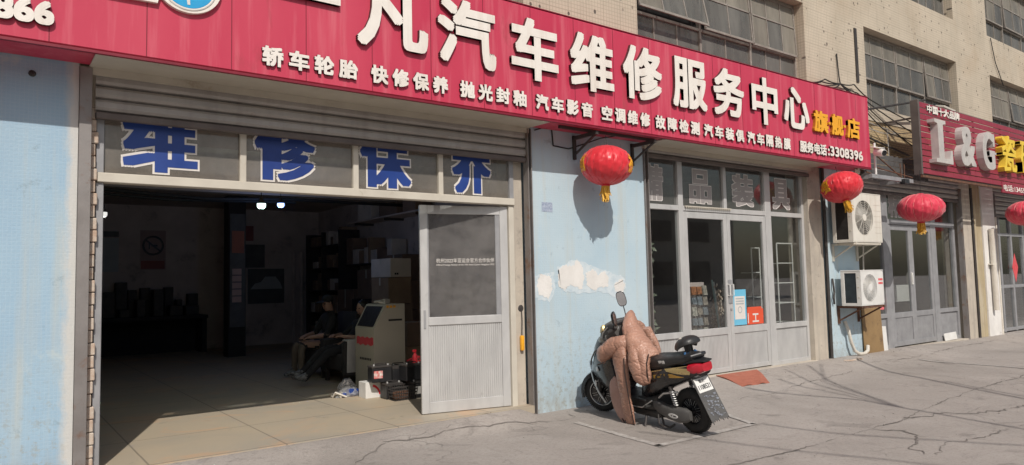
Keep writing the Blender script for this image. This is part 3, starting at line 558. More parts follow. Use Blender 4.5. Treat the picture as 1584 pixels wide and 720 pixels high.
mb = MB(); letters(mb, "服务电话", 9.87, 10.62, 3.355, 3.53, .028, .007, on_wall(SY), side=1); letters(mb, ":3308396", 10.655, 11.74, 3.365, 3.525, .028, .007, on_wall(SY), side=1); mb.build("phone_lettering", [M['letterwhite'], M['letterside']], S_, smooth=False)
for s, x0, x1 in (("旗", 10.27, 10.68), ("舰", 10.78, 11.13), ("店", 11.25, 11.66)): char("gold_character", s, x0, x1, 3.71, 4.05, .045, .013, M['gold'], S_)
mb = MB()
for x in (10.73, 11.19): mb.bb(x - .022, x + .022, SY - .045, SY, 3.86, 3.905, .004)
mb.build("gold_dot", M['gold'], S_)
mb = MB(); letters(mb, "866", .01, .372, 3.385, 3.56, .035, .010, on_wall(SY), side=1); mb.build("phone_lettering", [M['letterwhite'], M['letterside']], S_, smooth=False)
# oval badge with a round blue emblem: only its lower edge comes into the picture
mb = MB(); poly = [(-.2, 3.90), (-.2, 3.77)]
poly = [(-.10, 4.05), (-.10, 3.70), (.60, 3.70), (1.04, 3.705)] + [(1.26 + .25 * math.cos(a), 3.905 + .232 * math.sin(a)) for a in [R(215 + i * 9) for i in range(36)]][:-5] + [(.6, 4.09)]
mb.prism([(x, z) for x, z in poly], on_wall(SY), 0, .035); bdg = mb.build("badge_plate", M['letterwhite'], S_, smooth=False)
mb = MB(); mb.lathe([(.0, 0), (.195, 0), (.195, .006), (.0, .006)], (1.26, SY - .035, 3.905), (0, -1, 0), 40); mb.build("emblem_disc", M['badgeblue'], bdg)
mb = MB(); mb.prism([(1.225, 3.98), (1.262, 3.98), (1.272, 3.735), (1.252, 3.735), (1.238, 3.83)], on_wall(SY - .041), 0, .003); mb.torus((1.26, SY - .038, 3.905), (0, 1, 0), .205, .010, 40, 6, .4); mb.build("emblem_figure", M['glyphwhite'], bdg)
mb = MB(); letters(mb, "BRAKE", .35, .98, 3.752, 3.83, .004, .004, on_wall(SY - .035)) if False else None
# brackets carrying the sign off the pier
for x in (5.72, 6.72, 11.9):
    mb = MB(); mb.bb(x - .02, x + .02, SY + .03, -.001, 3.19, 3.23); mb.tube([(x, -.005, 3.0), (x, -.40, 3.20)], .016, 6); mb.bb(x - .02, x + .02, -.03, -.001, 2.95, 3.24); mb.build("sign_bracket", M['darkiron'], S_)
mb = MB(); mb.bb(5.25, 6.85, -.30, -.27, 3.235, 3.265)
mb.build("sign_rail", M['darkiron'], S_)

# ---------------------------------------------------------------- roller shutters with their hood soffits
def shutter(x0, x1, zb, label, ytop=.02, soff=True, rail=True):
    T = thing("roller_shutter", label, "roller shutter", ((x0 + x1) / 2, .05, zb), group=None)
    mb = MB(); zt = 3.40; n = max(2, int((zt - zb - .06) / .105)); prof = []
    for i in range(n + 1):
        z = zb + .06 + i * .105
        prof += [(.050, z), (.022, z + .012), (.010, z + .035), (.010, z + .075), (.022, z + .095)]
    vs = []; 
    for y, z in prof: vs += [(x0, y, z), (x1, y, z)]
    mb.add(vs, [(2 * i, 2 * i + 1, 2 * i + 3, 2 * i + 2) for i in range(len(prof) - 1)]); mb.build("slat_curtain", M['slat'], T, ang=25)
    mb = MB(); mb.bb(x0, x1, .0, .06, zb, zb + .055, .008); mb.build("bottom_bar", M['slat_dark'], T)
    if soff:
        mb = MB(); a = SY + .012
        mb.add([(x0 - .05, a, 3.250), (x1 + .03, a, 3.250), (x1 + .03, -.02, 3.258), (x0 - .05, -.02, 3.258), (x0 - .05, a, 3.262), (x1 + .03, a, 3.262), (x1 + .03, -.02, 3.267), (x0 - .05, -.02, 3.267)],
               [(0, 1, 2, 3), (4, 7, 6, 5), (0, 4, 5, 1), (1, 5, 6, 2), (2, 6, 7, 3), (3, 7, 4, 0)])
        mb.bb(x0 - .05, x1 + .03, -.018, .006, 3.20, 3.262); mb.build("hood_soffit", M['soffit'], T, smooth=False)
    if rail:
        for (a, b) in rail:
            mb = MB(); mb.bb(a, a + .012, -.028, .07, .0, 3.25, .003); mb.bb(b - .012, b, -.028, .07, .0, 3.25, .003); mb.bb(a + .012, b - .012, .045, .07, .0, 3.25); mb.bb(a, b, -.030, -.020, .0, 3.25, .002) if a < 1 else None
            mb.build("guide_rail", M['steel_rail'], T)
    return T
shutter(.69, 4.99, 2.86, "grey slatted roller shutter half raised over the garage opening", rail=((.578, .662), (4.992, 5.052)))
shutter(6.97, 10.90, 3.10, "grey roller shutter rolled up above the glazed middle shopfront", rail=((6.932, 7.01),))
shutter(12.42, 16.70, 2.95, "pale roller shutter box rolled up over the tile shop entrance", soff=False, rail=((16.64, 16.70),))
shutter(18.50, 22.4, 2.72, "brown grey roller shutter above the farthest shop doors", soff=False, rail=((18.46, 18.52),))

# ---------------------------------------------------------------- garage transom and its door leaf
T = thing("transom_window", "dusty four pane transom with large blue characters over the garage opening", "transom window", (2.75, .12, 2.36))
mb = MB(); mb.bb(.715, 4.86, .065, .165, 2.362, 2.44, .006); mb.build("sill_bar", M['cream'], T)
for x in (.735, 1.85, 2.93, 3.90, 4.835):
    mb = MB(); mb.bb(x - .028, x + .028, .085, .155, 2.44, 3.3, .004); mb.build("mullion", M['cream'] if .8 < x < 4.8 else M['alu_dark'], T)
mb = MB()
for a, b in ((.763, 1.822), (1.878, 2.902), (2.958, 3.872), (3.928, 4.807)): mb.bb(a, b, .118, .122, 2.44, 3.3)
mb.build("pane", M['glass_tr'], T, smooth=False)
def glue(name, s, x0, x1, z0, z1, y, b1, b2, m1, m2, parent, bz=None, rim=.014):
    bz = b2 if bz is None else bz
    mb = MB(); letters(mb, s, x0, x1, z0, z1, .002, b2 + rim, on_wall(y), 12, bz + rim); g_ = mb.build(name, m1, parent, smooth=False)
    mb = MB(); letters(mb, s, x0 + rim, x1 - rim, z0 + rim, z1 - rim, .002, b2, on_wall(y - .0026), 10, bz); mb.build("glyph_face", m2, g_, smooth=False)
for s, x0, x1, z0, z1 in (("维", .88, 1.49, 2.46, 3.13), ("修", 1.94, 2.54, 2.46, 3.11), ("保", 2.97, 3.57, 2.455, 3.12), ("养", 4.04, 4.58, 2.455, 3.22)):
    glue("transom_character", s, x0, x1, z0, z1, .117, .050, .030, M['glyphwhite'], M['glyphblue'], T, .010, .016)
mb = MB(); mb.bb(.71, .765, .09, .16, .1, 2.362, .004); mb.build("door_post", M['alu_dark'], T)
mb = MB(); mb.bb(4.79, 4.86, .09, .16, .1, 2.362, .004); mb.build("door_post", M['cream'], T)

ang = math.atan2(.23, -1.0)      # the leaf stands a little ajar, swung inward
D_ = thing("garage_door_leaf", "tall aluminium door leaf with white lettering on its glass, standing ajar", "door", (4.785, .13, .112), (0, 0, math.atan2(-.23, .985)))
# local: x from -1.03 (free edge) to 0 (hinge), z up from 0
W_, H_ = 1.03, 2.235
mb = MB()
mb.bb(-W_, -W_ + .085, -.02, .02, 0, H_, .004); mb.bb(-.095, 0, -.02, .02, 0, H_, .004); mb.bb(-W_ + .085, -.095, -.019, .019, H_ - .095, H_, .004); mb.bb(-W_ + .085, -.095, -.019, .019, 0, .12, .004); mb.bb(-W_ + .085, -.095, -.024, .024, .93, 1.02, .006)
mb.build("frame", M['alu'], D_, local=True)
mb = MB(); mb.bb(-.15, -.095, -.012, .012, 1.02, H_ - .095, .003); mb.bb(-W_ + .085, -W_ + .10, -.010, .010, 1.02, H_ - .095); mb.build("glazing_bead", M['alu_dark'], D_, local=True)
mb = MB(); mb.bb(-W_ + .10, -.15, -.003, .003, 1.02, H_ - .095); mb.build("pane", M['glass_door'], D_, local=True, smooth=False)
mb = MB(); n = 34; w = (W_ - .18) / n
for i in range(n): mb.bb(-W_ + .085 + i * w + .003, -W_ + .085 + (i + 1) * w - .003, -.012, -.004, .12, .93, .002)
mb.bb(-W_ + .085, -.095, -.004, .004, .12, .93); mb.build("ribbed_panel", M['alu'], D_, local=True)
fnD = lambda u, w_, t: Vector((u, -.0035 - t, w_))
mb = MB(); letters(mb, "杭州2022年亚运会官方合作伙伴", -.845, -.165, 1.605, 1.655, .001, 0, fnD); letters(mb, "Official Prestige Partner of the 19th Asian Games Hangzhou 2022", -.845, -.165, 1.568, 1.592, .001, 0, fnD); mb.build("lettering", M['glyphwhite'], D_, local=True, smooth=False)
mb = MB(); mb.tube([(-.99, -.025, .98), (-.99, -.06, .98), (-.99, -.06, 1.12), (-.99, -.025, 1.12)], .008, 8) if False else mb.bb(-1.0, -.975, -.028, -.02, .9, 1.1, .003); mb.build("lock_plate", M['alu_dark'], D_, local=True)
# ochre pull handle hanging on the jamb
Hh = thing("wooden_handle", "ochre wooden handle hanging on a wire from a hole in the door jamb", "handle", (4.92, .085, .72))
mb = MB(); mb.box((4.925, .075, .80), (.045, .04, .17), None, .014); mb.build("grip", M['gold'], Hh)
mb = MB(); mb.tube([(4.925, .075, .88), (4.93, .07, 1.05), (4.935, .085, 1.18)], .005, 6); mb.lathe([(.0, .004), (.035, .004), (.04, 0)], (4.935, .10, 1.19), (0, -1, 0), 14); mb.build("wire", M['darkiron'], Hh)

# ---------------------------------------------------------------- middle shopfront
F = thing("glazed_shopfront", "grey aluminium shopfront with four pale characters over double doors beside the scooter", "shopfront", (8.9, .15, .12))
y0, y1 = .11, .19
mb = MB(); 
for a, b in ((7.012, 7.075), (7.74, 7.84), (9.78, 9.93), (10.80, 10.858)): mb.bb(a, b, y0, y1, .11, 3.25, .004)
mb.bb(7.075, 7.74, y0 + .003, y1 - .003, 2.43, 2.50, .004); mb.bb(7.84, 9.78, y0 + .003, y1 - .003, 2.43, 2.50, .004); mb.bb(9.93, 10.80, y0 + .003, y1 - .003, 2.43, 2.50, .004)
mb.bb(8.76, 8.83, y0 + .004, y1 - .004, 2.50, 3.25, .003)
for a, b in ((7.075, 7.74), (9.93, 10.80)): mb.bb(a, b, y0 + .002, y1 - .002, .67, .75, .004); mb.bb(a, b, y0 + .004, y1 - .004, .11, .17, .003)
mb.build("frame", M['alu'], F)
mb = MB()
for a, b, c, d in ((7.075, 7.74, 2.5, 3.25), (7.84, 8.76, 2.5, 3.25), (8.83, 9.78, 2.5, 3.25), (9.93, 10.8, 2.5, 3.25)): mb.bb(a, b, .148, .152, c, d)
mb.build("transom_pane", M['glass_shop_tr'], F, smooth=False)
for a, b in ((7.075, 7.74), (9.93, 10.80)): mb = MB(); mb.bb(a, b, .148, .152, .75, 2.43); mb.build("side_pane", M['glass'], F, smooth=False)
def ribbed(mb, a, b, z0, z1, y, n=None):
    n = n or int((b - a) / .03); w = (b - a) / n
    for i in range(n): mb.bb(a + i * w + .003, a + (i + 1) * w - .003, y - .008, y, z0, z1, .002)
    mb.bb(a, b, y, y + .01, z0, z1)
for a, b in ((7.075, 7.74), (9.93, 10.80)):
    mb = MB(); ribbed(mb, a, b, .17, .67, .145); mb.build("kick_panel", M['alu'], F)
for a, b, hs in ((7.845, 8.805, 1), (8.812, 9.775, 0)):
    mb = MB(); mb.bb(a, a + .075, .115, .165, .125, 2.42, .004); mb.bb(b - .075, b, .115, .165, .125, 2.42, .004)
    for c, d in ((.125, .19), (.66, .76), (2.33, 2.42)): mb.bb(a + .075, b - .075, .117, .163, c, d, .004)
    dr = mb.build("door", M['alu'], F)
    mb = MB(); mb.bb(a + .075, b - .075, .138, .142, .76, 2.33); mb.build("pane", M['glass'], dr, smooth=False)
    mb = MB(); ribbed(mb, a + .075, b - .075, .19, .66, .138); mb.build("kick_panel", M['alu'], dr)
    mb = MB(); hx = (b - .038) if hs else (a + .038); mb.tube([(hx, .115, 1.22), (hx, .075, 1.22), (hx, .075, 1.38), (hx, .115, 1.38)], .008, 8); mb.build("handle", M['white'], dr)
mb = MB(); mb.bb(8.812, 8.84, .105, .114, 1.0, 1.03, .002); mb.bb(8.77, 8.86, .107, .114, 1.10, 1.45, .003); mb.build("lock_plate", M['alu_dark'], F)
for s, x0, x1 in (("精", 7.10, 7.48), ("品", 8.02, 8.52), ("装", 9.00, 9.55), ("具", 10.04, 10.53)):
    glue("transom_character", s, x0, x1, 2.545, 3.05, .147, .058, .022, M['glyphedge'], M['glyphgrey'], F, .013, .011)
mb = MB(); rg = random.Random(2)
mb.bb(7.86, 8.9, .085, .11, 2.485, 2.50, .003)
for i in range(22): x = 7.88 + i * .047; mb.cyl((x, .09, 2.487), (x, .09, 2.462), .010, .006, 6)
mb.build("string_lights", M['cream'], F)
mb = MB(); mb.bb(6.95, 10.88, -.02, .40, .02, .112, .008); mb.build("threshold", M['plaster'], F)
# papers stuck inside the right door leaf
P_ = thing("blue_notice", "blue bordered notice sheet with grey lines stuck on the right shop door", "notice", (9.0, .165, .78))
fnP = on_wall(.1355)
mb = MB(); mb.bb(8.90, 9.22, .1355, .1375, .775, 1.30); mb.build("sheet", M['badgeblue'] if False else pm("cyan_print", (.14, .46, .66), (.16, .5, .7), 3, .5, 0, 0), P_, smooth=False)
mb = MB(); mb.bb(8.935, 9.185, .1335, .1352, .86, 1.20); mb.build("white_area", M['glyphwhite'], P_, smooth=False)
mb = MB(); rg = random.Random(8)
for i in range(3):
    for k in range(7): mb.bb(8.965 + k * .028, 8.985 + k * .028, .1318, .1333, 1.155 - i * .038, 1.175 - i * .038)
mb.torus((9.06, .1327, 1.0), (0, 1, 0), .045, .006, 20, 6, .15); mb.build("printed_lines", pm("grey_print", (.36, .42, .45), None, 4, .6, 0, 0), P_, smooth=False)
P2 = thing("red_notice", "red paper with a pale character stuck low on the right shop door", "notice", (9.4, .165, .78))
mb = MB(); mb.bb(9.235, 9.64, .1355, .1375, .77, 1.0); mb.bb(9.24, 9.60, .1345, .1354, .99, 1.03); mb.build("sheet", pm("orange_red_print", (.72, .10, .04), (.66, .08, .035), 3, .5, 0, 0), P2, smooth=False)
mb = MB(); letters(mb, "工", 9.36, 9.52, .80, .93, .0016, .006, fnP); mb.bb(9.245, 9.262, .1335, .135, .79, .94); mb.build("printed_character", M['glyphwhite'], P2, smooth=False)
mb = MB()
ring = [(8.18, .42), (8.72, .05), (9.17, .04), (9.1, -.2), (8.63, -.62), (8.06, -.60)]
mb = MB(); vs = []; nU, nV = 14, 10
A_, Bq, Cq, Dq = Vector((8.26, .0)), Vector((9.18, -.02)), Vector((8.60, -.62)), Vector((8.04, -.58))
mat_pts = []
for j in range(nV + 1):
    for i in range(nU + 1):
        p = (A_.lerp(Bq, i / nU)).lerp(Dq.lerp(Cq, i / nU), j / nV); z = gz(p.x, p.y) + .014 + .012 * math.sin(i * .9 + j * .5) * (j / nV) + .03 * (1 if False else 0)
        mat_pts.append((p.x, p.y, z))
fs = [(j * (nU + 1) + i, j * (nU + 1) + i + 1, (j + 1) * (nU + 1) + i + 1, (j + 1) * (nU + 1) + i) for j in range(nV) for i in range(nU)]
n0 = len(mat_pts); mb.add(mat_pts + [(x, y, z - .012) for x, y, z in mat_pts], fs + [tuple(k + n0 for k in reversed(f)) for f in fs])
for seq_ in ([i for i in range(nU + 1)], [nV * (nU + 1) + i for i in range(nU + 1)], [j * (nU + 1) for j in range(nV + 1)], [j * (nU + 1) + nU for j in range(nV + 1)]):
    for a, b in zip(seq_, seq_[1:]): mb.add([mb.v[a], mb.v[b], mb.v[b + n0], mb.v[a + n0]], [(0, 1, 2, 3)])
tag(mb.build("doormat", M['matred'], None), "rust red doormat lying askew in front of the glass doors", "doormat")

# ---------------------------------------------------------------- red lanterns
def lantern(label, loc, r, hh, mat, seams, tasseldir=(0, 0), tilt=(0, 0, 0), hang=None, chars=False, flat=1.0, fancy=True):
    T = thing("red_lantern", label, "lantern", loc, tilt, "red lanterns hung along the shop signs")
    n = 96; m = 22; rs = []
    for i in range(m + 1):
        t = -math.pi / 2 + math.pi * i / m; ct = max(math.cos(t), 0) ** .92
        z = hh * math.sin(t); zz = max(-hh * .965, min(hh * .965, z)); ring = []
        for k in range(n):
            a = 2 * math.pi * k / n; ph = (k * 16 / n) % 1; puff = 1 - .030 * (abs(ph - .5) * 2) ** 3
            wr = .006 * math.sin(a * 37 + i * .3) * ct + .006 * math.sin(a * 9 + i * 2.1 + loc[0]) + .005 * math.sin(a * 23 - i * 1.3 + loc[0])
            q = max(r * ct * puff + wr * r * 3, r * .13); ring.append(Vector((q * math.cos(a), q * math.sin(a), zz)))
        rs.append(ring)
    mb = MB(); mb.rings(rs, True); mb.build("shade", mat, T, local=True, ang=60)
    if seams:
        mb = MB()
        for k in range(16):
            a = 2 * math.pi * k / 16; pts = []
            for i in range(1, m): t = -math.pi / 2 + math.pi * i / m; q = max(r * (math.cos(t) ** .92) * .973, r * .13) + .002; pts.append((q * math.cos(a), q * math.sin(a), max(-hh * .965, min(hh * .965, hh * math.sin(t)))))
            mb.tube(pts, .0042 if seams == 2 else .0025, 4)
        mb.build("seam", M['lanternrib'] if seams == 2 else M['lantern'], T, local=True)
    mb = MB(); mb.lathe([(r * .15, -hh * .95), (r * .17, -hh * 1.0), (r * .17, -hh * 1.07), (r * .12, -hh * 1.08)], n=20, cap=True); mb.lathe([(r * .15, hh * .94), (r * .16, hh * .99), (r * .10, hh * 1.04)], n=20, cap=True); mb.build("collar", mat, T, local=True)
    mb = MB(); rg_ = random.Random(int(loc[0] * 10)); 
    for k in range(80):
        a = rg_.uniform(0, 6.28); q = rg_.uniform(.02, .15) * r; ln = hh * rg_.uniform(.45, .85); sx, sy = tasseldir
        p0 = Vector((q * math.cos(a), q * math.sin(a), -hh * 1.05)); p1 = p0 + Vector((sx * .4 + rg_.uniform(-.012, .012), sy * .4 + rg_.uniform(-.012, .012), -ln * .55)); p2 = p1 + Vector((sx * .8 + rg_.uniform(-.03, .03), sy * .8 + rg_.uniform(-.03, .03), -ln * .45))
        mb.tube([p0, p1, p2], [.0075, .007, .005], 4)
    mb.build("tassel", M['tassel'], T, local=True)
    if chars:
        for a0 in chars:
            mb = MB()
            def sph(u, w, t, a0=a0):
                el = w / hh; el = max(-1.2, min(1.2, el)); q = r * (math.cos(el) ** .92) + .004 + t; a = a0 + u / r
                return Vector((q * math.cos(a), q * math.sin(a), hh * math.sin(el)))
            letters(mb, "福", -.10, .10, -.10, .12, .002, .006, sph, 6); mb.build("gilt_character", M['gold'], T, local=True, smooth=False)
        mb = MB()
    if hang:
        mb = MB(); mb.tube([(0, 0, hh * 1.0), (hang[0] * .5, hang[1] * .5, hh + (hang[2] - hh) * .5), hang], .004, 6); mb.build("cord", M['cable'], T, local=True)
    return T
lantern("bright satin red lantern casting an oval shadow on the pale blue pier", (5.87, -.40, 2.835), .305, .232, M['lantern'], 1, (.0, 0), (R(2), R(3), .3), (0, .02, .36), (R(-135 - 17 - 74), R(-135 - 17 + 76)))
lantern("red lantern with gold tassel hanging under the right end of the crimson sign", (11.02, -.47, 2.885), .315, .235, M['lantern'], 1, (.01, -.01), (R(-8), R(16), .8), (-.01, 0, .36), (R(-152 - 46 - 55),))
lantern("faded red lantern with pale seams hanging below the maroon slatted sign", (13.12, -.74, 2.615), .37, .245, M['lanternold'], 2, (-.05, -.02), (R(3), R(-4), .1), (0, 0, .66))
lantern("red lantern cut by the right picture edge near the farthest shop doors", (18.15, -.72, 2.72), .37, .26, M['lanternold'], 2, (0, -.02), (0, R(4), .5), (0, .02, .5))
lantern("red lantern just outside the left edge shading the leftmost blue pier", (-.50, -.42, 2.83), .305, .232, M['lantern'], 1, (0, 0), (0, 0, 0), (0, 0, .4))

# ---------------------------------------------------------------- air conditioner outdoor units
def ac_unit(label, x0, x1, y0, y1, z0, z1, dirty):
    T = thing("air_conditioner", label, "air conditioner", ((x0 + x1) / 2, (y0 + y1) / 2, z0)); cas = M['acwhite'] if dirty else M['white']
    w, h = x1 - x0, z1 - z0; fx, fz, fr = x0 + w * .40, z0 + h * .50, h * (.37 if dirty else .41)
    mb = MB(); mb.bb(x0, x1, y1 - .012, y1, z0, z1); mb.bb(x0 - .004, x1 + .004, y0 - .004, y1 + .004, z1, z1 + .018, .005); mb.bb(x0, x1, y0, y1, z0 - .018, z0, .004)
    mb.bb(x1 - .012, x1, y0 + .012, y1 - .012, z0, z1)
    mb.bb(x0, x0 + .014, y0, y0 + .075, z0, z1, .004); mb.bb(x0, x0 + .014, y1 - .06, y1 - .012, z0, z1, .004); mb.bb(x0, x0 + .012, y0 + .075, y1 - .06, z0, z0 + .03); mb.bb(x0, x0 + .012, y0 + .075, y1 - .06, z1 - .03, z1)
    # front sheet with a round hole
    N_ = 48; ring = [(fx + fr * math.cos(2 * math.pi * k / N_), fz + fr * math.sin(2 * math.pi * k / N_)) for k in range(N_)]
    def edge(k):
        a = 2 * math.pi * k / N_; c, s_ = math.cos(a), math.sin(a)
        cand = [((x1 - fx) / c if c > 1e-6 else 9e9), ((x0 - fx) / c if c < -1e-6 else 9e9), ((z1 - fz) / s_ if s_ > 1e-6 else 9e9), ((z0 - fz) / s_ if s_ < -1e-6 else 9e9)]
        t = min(cand); return (fx + t * c, fz + t * s_)
    out = [edge(k) for k in range(N_)]
    mb.add([(x, y0, z) for x, z in ring] + [(x, y0, z) for x, z in out] + [(x, y0 + .03, z) for x, z in ring], [(k, (k + 1) % N_, N_ + (k + 1) % N_, N_ + k) for k in range(N_)] + [(k, 2 * N_ + k, 2 * N_ + (k + 1) % N_, (k + 1) % N_) for k in range(N_)])
    for cx_ in (x0, x1):
        for cz_ in (z0, z1): 
            ks = sorted(range(N_), key=lambda k: (out[k][0] - cx_) ** 2 + (out[k][1] - cz_) ** 2)[:2]; mb.add([(out[ks[0]][0], y0, out[ks[0]][1]), (cx_, y0, cz_), (out[ks[1]][0], y0, out[ks[1]][1])], [(0, 1, 2)])
    mb.build("casing", cas, T, ang=30)
    mb = MB(); mb.bb(x0 + .016, x0 + .024, y0 + .076, y1 - .062, z0 + .03, z1 - .03); mb.bb(x0 + .03, x1 - .02, y0 + .16, y1 - .014, z0 + .01, z1 - .01)
    for i in range(26): yy = y0 + .08 + i * (y1 - y0 - .15) / 26; mb.bb(x0 + .008, x0 + .017, yy, yy + .003, z0 + .03, z1 - .03)
    mb.build("coil", pm("bluish_coil", (.10, .13, .15), (.07, .085, .10), 5, .5, .5, .2, 90) if not dirty else M['darkiron'], T)
    mb = MB()
    for k in range(10): q = fr * (k + 1) / 10.2; mb.torus((fx, y0 - .004, fz), (0, 1, 0), q, .0035, 40, 5)
    for k in range(36 if not dirty else 12): a = 2 * math.pi * k / (36 if not dirty else 12); mb.tube([(fx + .05 * math.cos(a), y0 - .006, fz + .05 * math.sin(a)), (fx + fr * math.cos(a + .35), y0 - .002, fz + fr * math.sin(a + .35))], .0030, 4)
    mb.cyl((fx, y0 - .012, fz), (fx, y0, fz), .058, n=24); mb.build("fan_grille", cas, T)
    mb = MB(); mb.cyl((fx, y0 + .05, fz), (fx, y0 + .11, fz), .05, n=16)
    for k in range(3):
        a = R(20 + 120 * k)
        for j in range(6):
            b = a + j * .16; b2 = b + .16; 
            mb.add([(fx + .05 * math.cos(b), y0 + .05 + j * .012, fz + .05 * math.sin(b)), (fx + fr * .93 * math.cos(b), y0 + .05 + j * .012, fz + fr * .93 * math.sin(b)), (fx + fr * .93 * math.cos(b2), y0 + .062 + j * .012, fz + fr * .93 * math.sin(b2)), (fx + .05 * math.cos(b2), y0 + .062 + j * .012, fz + .05 * math.sin(b2))], [(0, 1, 2, 3)])
    mb.build("fan", pm("grey_fan", (.30, .29, .27), None, 5, .5) if dirty else M['cream'], T)
    mb = MB()
    for i in range(3): zz = z0 + h * (.2 + .3 * i); mb.bb(x0 - .004, x0 + .02, y0 + .02, y0 + .055, zz, zz + .02, .004)
    if dirty:
        for i in range(6): zz = z0 + h * (.18 + .12 * i); mb.bb(fx + fr + .05, x1 - .03, y0 - .003, y0 + .001, zz, zz + .006)
    mb.build("clip", M['cream'], T)
    return T
A1 = ac_unit("white air conditioner with red print, the lower of the two on the blue pier", 11.46, 12.22, -.46, -.13, .985, 1.535, False)
mb = MB()
for j in range(2):
    for k in range(3): mb.bb(12.05 + k * .05, 12.09 + k * .05, -.4625, -.459, 1.375 - j * .062, 1.41 - j * .062)
mb.build("red_print", M['lantern'], A1, smooth=False)
A2 = ac_unit("yellowed air conditioner behind a lantern, the upper one under the sign end", 11.38, 12.36, -.42, -.08, 2.03, 2.82, True)
def bracket(label, x0, x1, y0, z, mat, rough=True):
    T = thing("wall_bracket", label, "bracket", ((x0 + x1) / 2, -.2, z))
    mb = MB()
    for x in (x0, x1): mb.bb(x - .02, x + .02, y0, .0, z - .04, z - .002, .003); mb.tube([(x, y0 + .06, z - .04), (x, -.005, z - .26)], .014, 6); mb.bb(x - .02, x + .02, -.03, -.001, z - .30, z - .04)
    mb.bb(x0 - .05, x1 + .05, y0 + .02, y0 + .06, z - .035, z - .006); mb.bb(x0 - .05, x1 + .05, -.12, -.08, z - .035, z - .006); mb.build("frame", mat, T); return T
bracket("rust red angle iron bracket under the lower air conditioner", 11.55, 12.20, -.47, .966, M['rust'])
bracket("pale painted bracket under the upper air conditioner", 11.48, 12.26, -.43, 2.01, M['cream'])
T = thing("refrigerant_pipe", "white lagged pipe looping down from the wall near the pavement", "pipe", (11.9, -.05, .03))
mb = MB(); mb.tube([(11.72, -.02, .70), (11.73, -.07, .55), (11.76, -.09, .35), (11.84, -.10, .20), (11.98, -.11, .135), (12.15, -.11, .13), (12.28, -.10, .17), (12.33, -.08, .25)], .028, 10); mb.build("lagging", M['pvc'], T)
mb = MB(); mb.tube([(12.46, -.03, 1.99), (12.40, -.05, 1.8), (12.40, -.02, .92)], .012, 6); mb.build("thin_pipe", M['pvc'], T)
mb = MB(); mb.tube([(11.40, -.02, 1.42), (11.37, -.05, 1.30), (11.40, -.04, 1.20), (11.36, -.05, 1.10), (11.40, -.03, 1.0)], .016, 6); mb.build("hose", M['darkiron'], T)
mb = MB(); mb.box((12.62, -.03, .455), (.66, .022, .86), (R(-2), 0, 0), .004); tag(mb.build("leaning_board", M['board'], None), "brown rusty sheet metal board leaning beside the blue pier", "board")
mb = MB(); mb.box((13.03, -.02, .28), (.20, .02, .52), (R(-4), R(3), 0), .004); tag(mb.build("white_board", M['white'], None), "narrow white board propped between the brown board and the shop doors", "board")
mb = MB(); mb.box((16.02, .085, .165), (.56, .018, .15), (R(-8), R(-1), 0), .003); tag(mb.build("leaning_sheet", M['white'], None), "low white panel leaning at the foot of the tile shop window", "board")
mb = MB()
for i in range(5): mb.box((11.25 + i * .09, -.30 - .03 * (i % 2), gz(11.3, -.3) + .012), (.13, .018, .016), (0, 0, .5 * i - .8))
tag(mb.build("twig_litter", M['brickrubble'], None), "little heap of broken brick brown twigs on the pavement", "litter")

# ---------------------------------------------------------------- tile shop: slatted maroon sign, fascia slats, camera, entrance
G = thing("slatted_sign", "maroon slatted tile shop sign with raised weathered grey and yellow letters", "shop sign", (17, -.62, 3.27))
gx0, gx1, gy, gz0, gz1 = 13.50, 23.0, -.62, 3.27, 4.60; n = 12; st = (gz1 - gz0) / n; rg = random.Random(4)
for i in range(n):
    mb = MB(); z = gz0 + i * st; x = gx0 + .06
    while x < gx1:
        ln = rg.choice((1.3, 1.9, 2.4)); mb.bb(x, min(gx1, x + ln) - .005, gy, gy + .018, z + .008, z + st - .008, .003); x += ln
    mb.build("slat", M['maroon'], G)
mb = MB(); mb.bb(gx0, gx0 + .055, gy - .02, gy + .12, gz0 - .02, gz1 + .02, .004); mb.bb(gx0 + .06, gx1, gy + .02, gy + .05, gz1 - .02, gz1 + .015); mb.bb(gx0 + .06, gx1, gy + .02, gy + .05, gz0 - .01, gz0 + .03)
for x in (14.6, 16.0, 17.4, 18.8, 20.2, 21.6): mb.bb(x - .015, x + .015, gy + .0185, gy + .045, gz0, gz1)
for x in (13.6, 15.6, 17.6, 19.6): mb.bb(x - .015, x + .015, gy + .05, .0, gz0 + .3, gz0 + .33); mb.bb(x - .015, x + .015, gy + .05, .0, gz1 - .3, gz1 - .27)
mb.build("frame", M['slat_dark'], G)
mb = MB(); mb.bb(gx0, 17.15, gy - .03, gy + .01, gz0 - .075, gz0 - .03, .003); mb.build("lower_rail", M['rust'], G)
mb = MB(); mb.bb(17.20, gx1, gy - .01, gy + .02, gz0 - .14, gz0 + .10, .004); mb.build("phone_panel", M['maroon'], G)
fnG = on_wall(gy)
mb = MB(); letters(mb, "中国十大品牌", 13.86, 15.26, 4.42, 4.575, .02, .006, fnG); mb.build("slogan_lettering", M['letterwhite'], G, smooth=False)
mb = MB(); letters(mb, "电话:13455", 17.26, 18.46, gz0 - .10, gz0 + .04, .006, .003, on_wall(gy - .01)); mb.build("phone_lettering", M['letterwhite'], G, smooth=False)
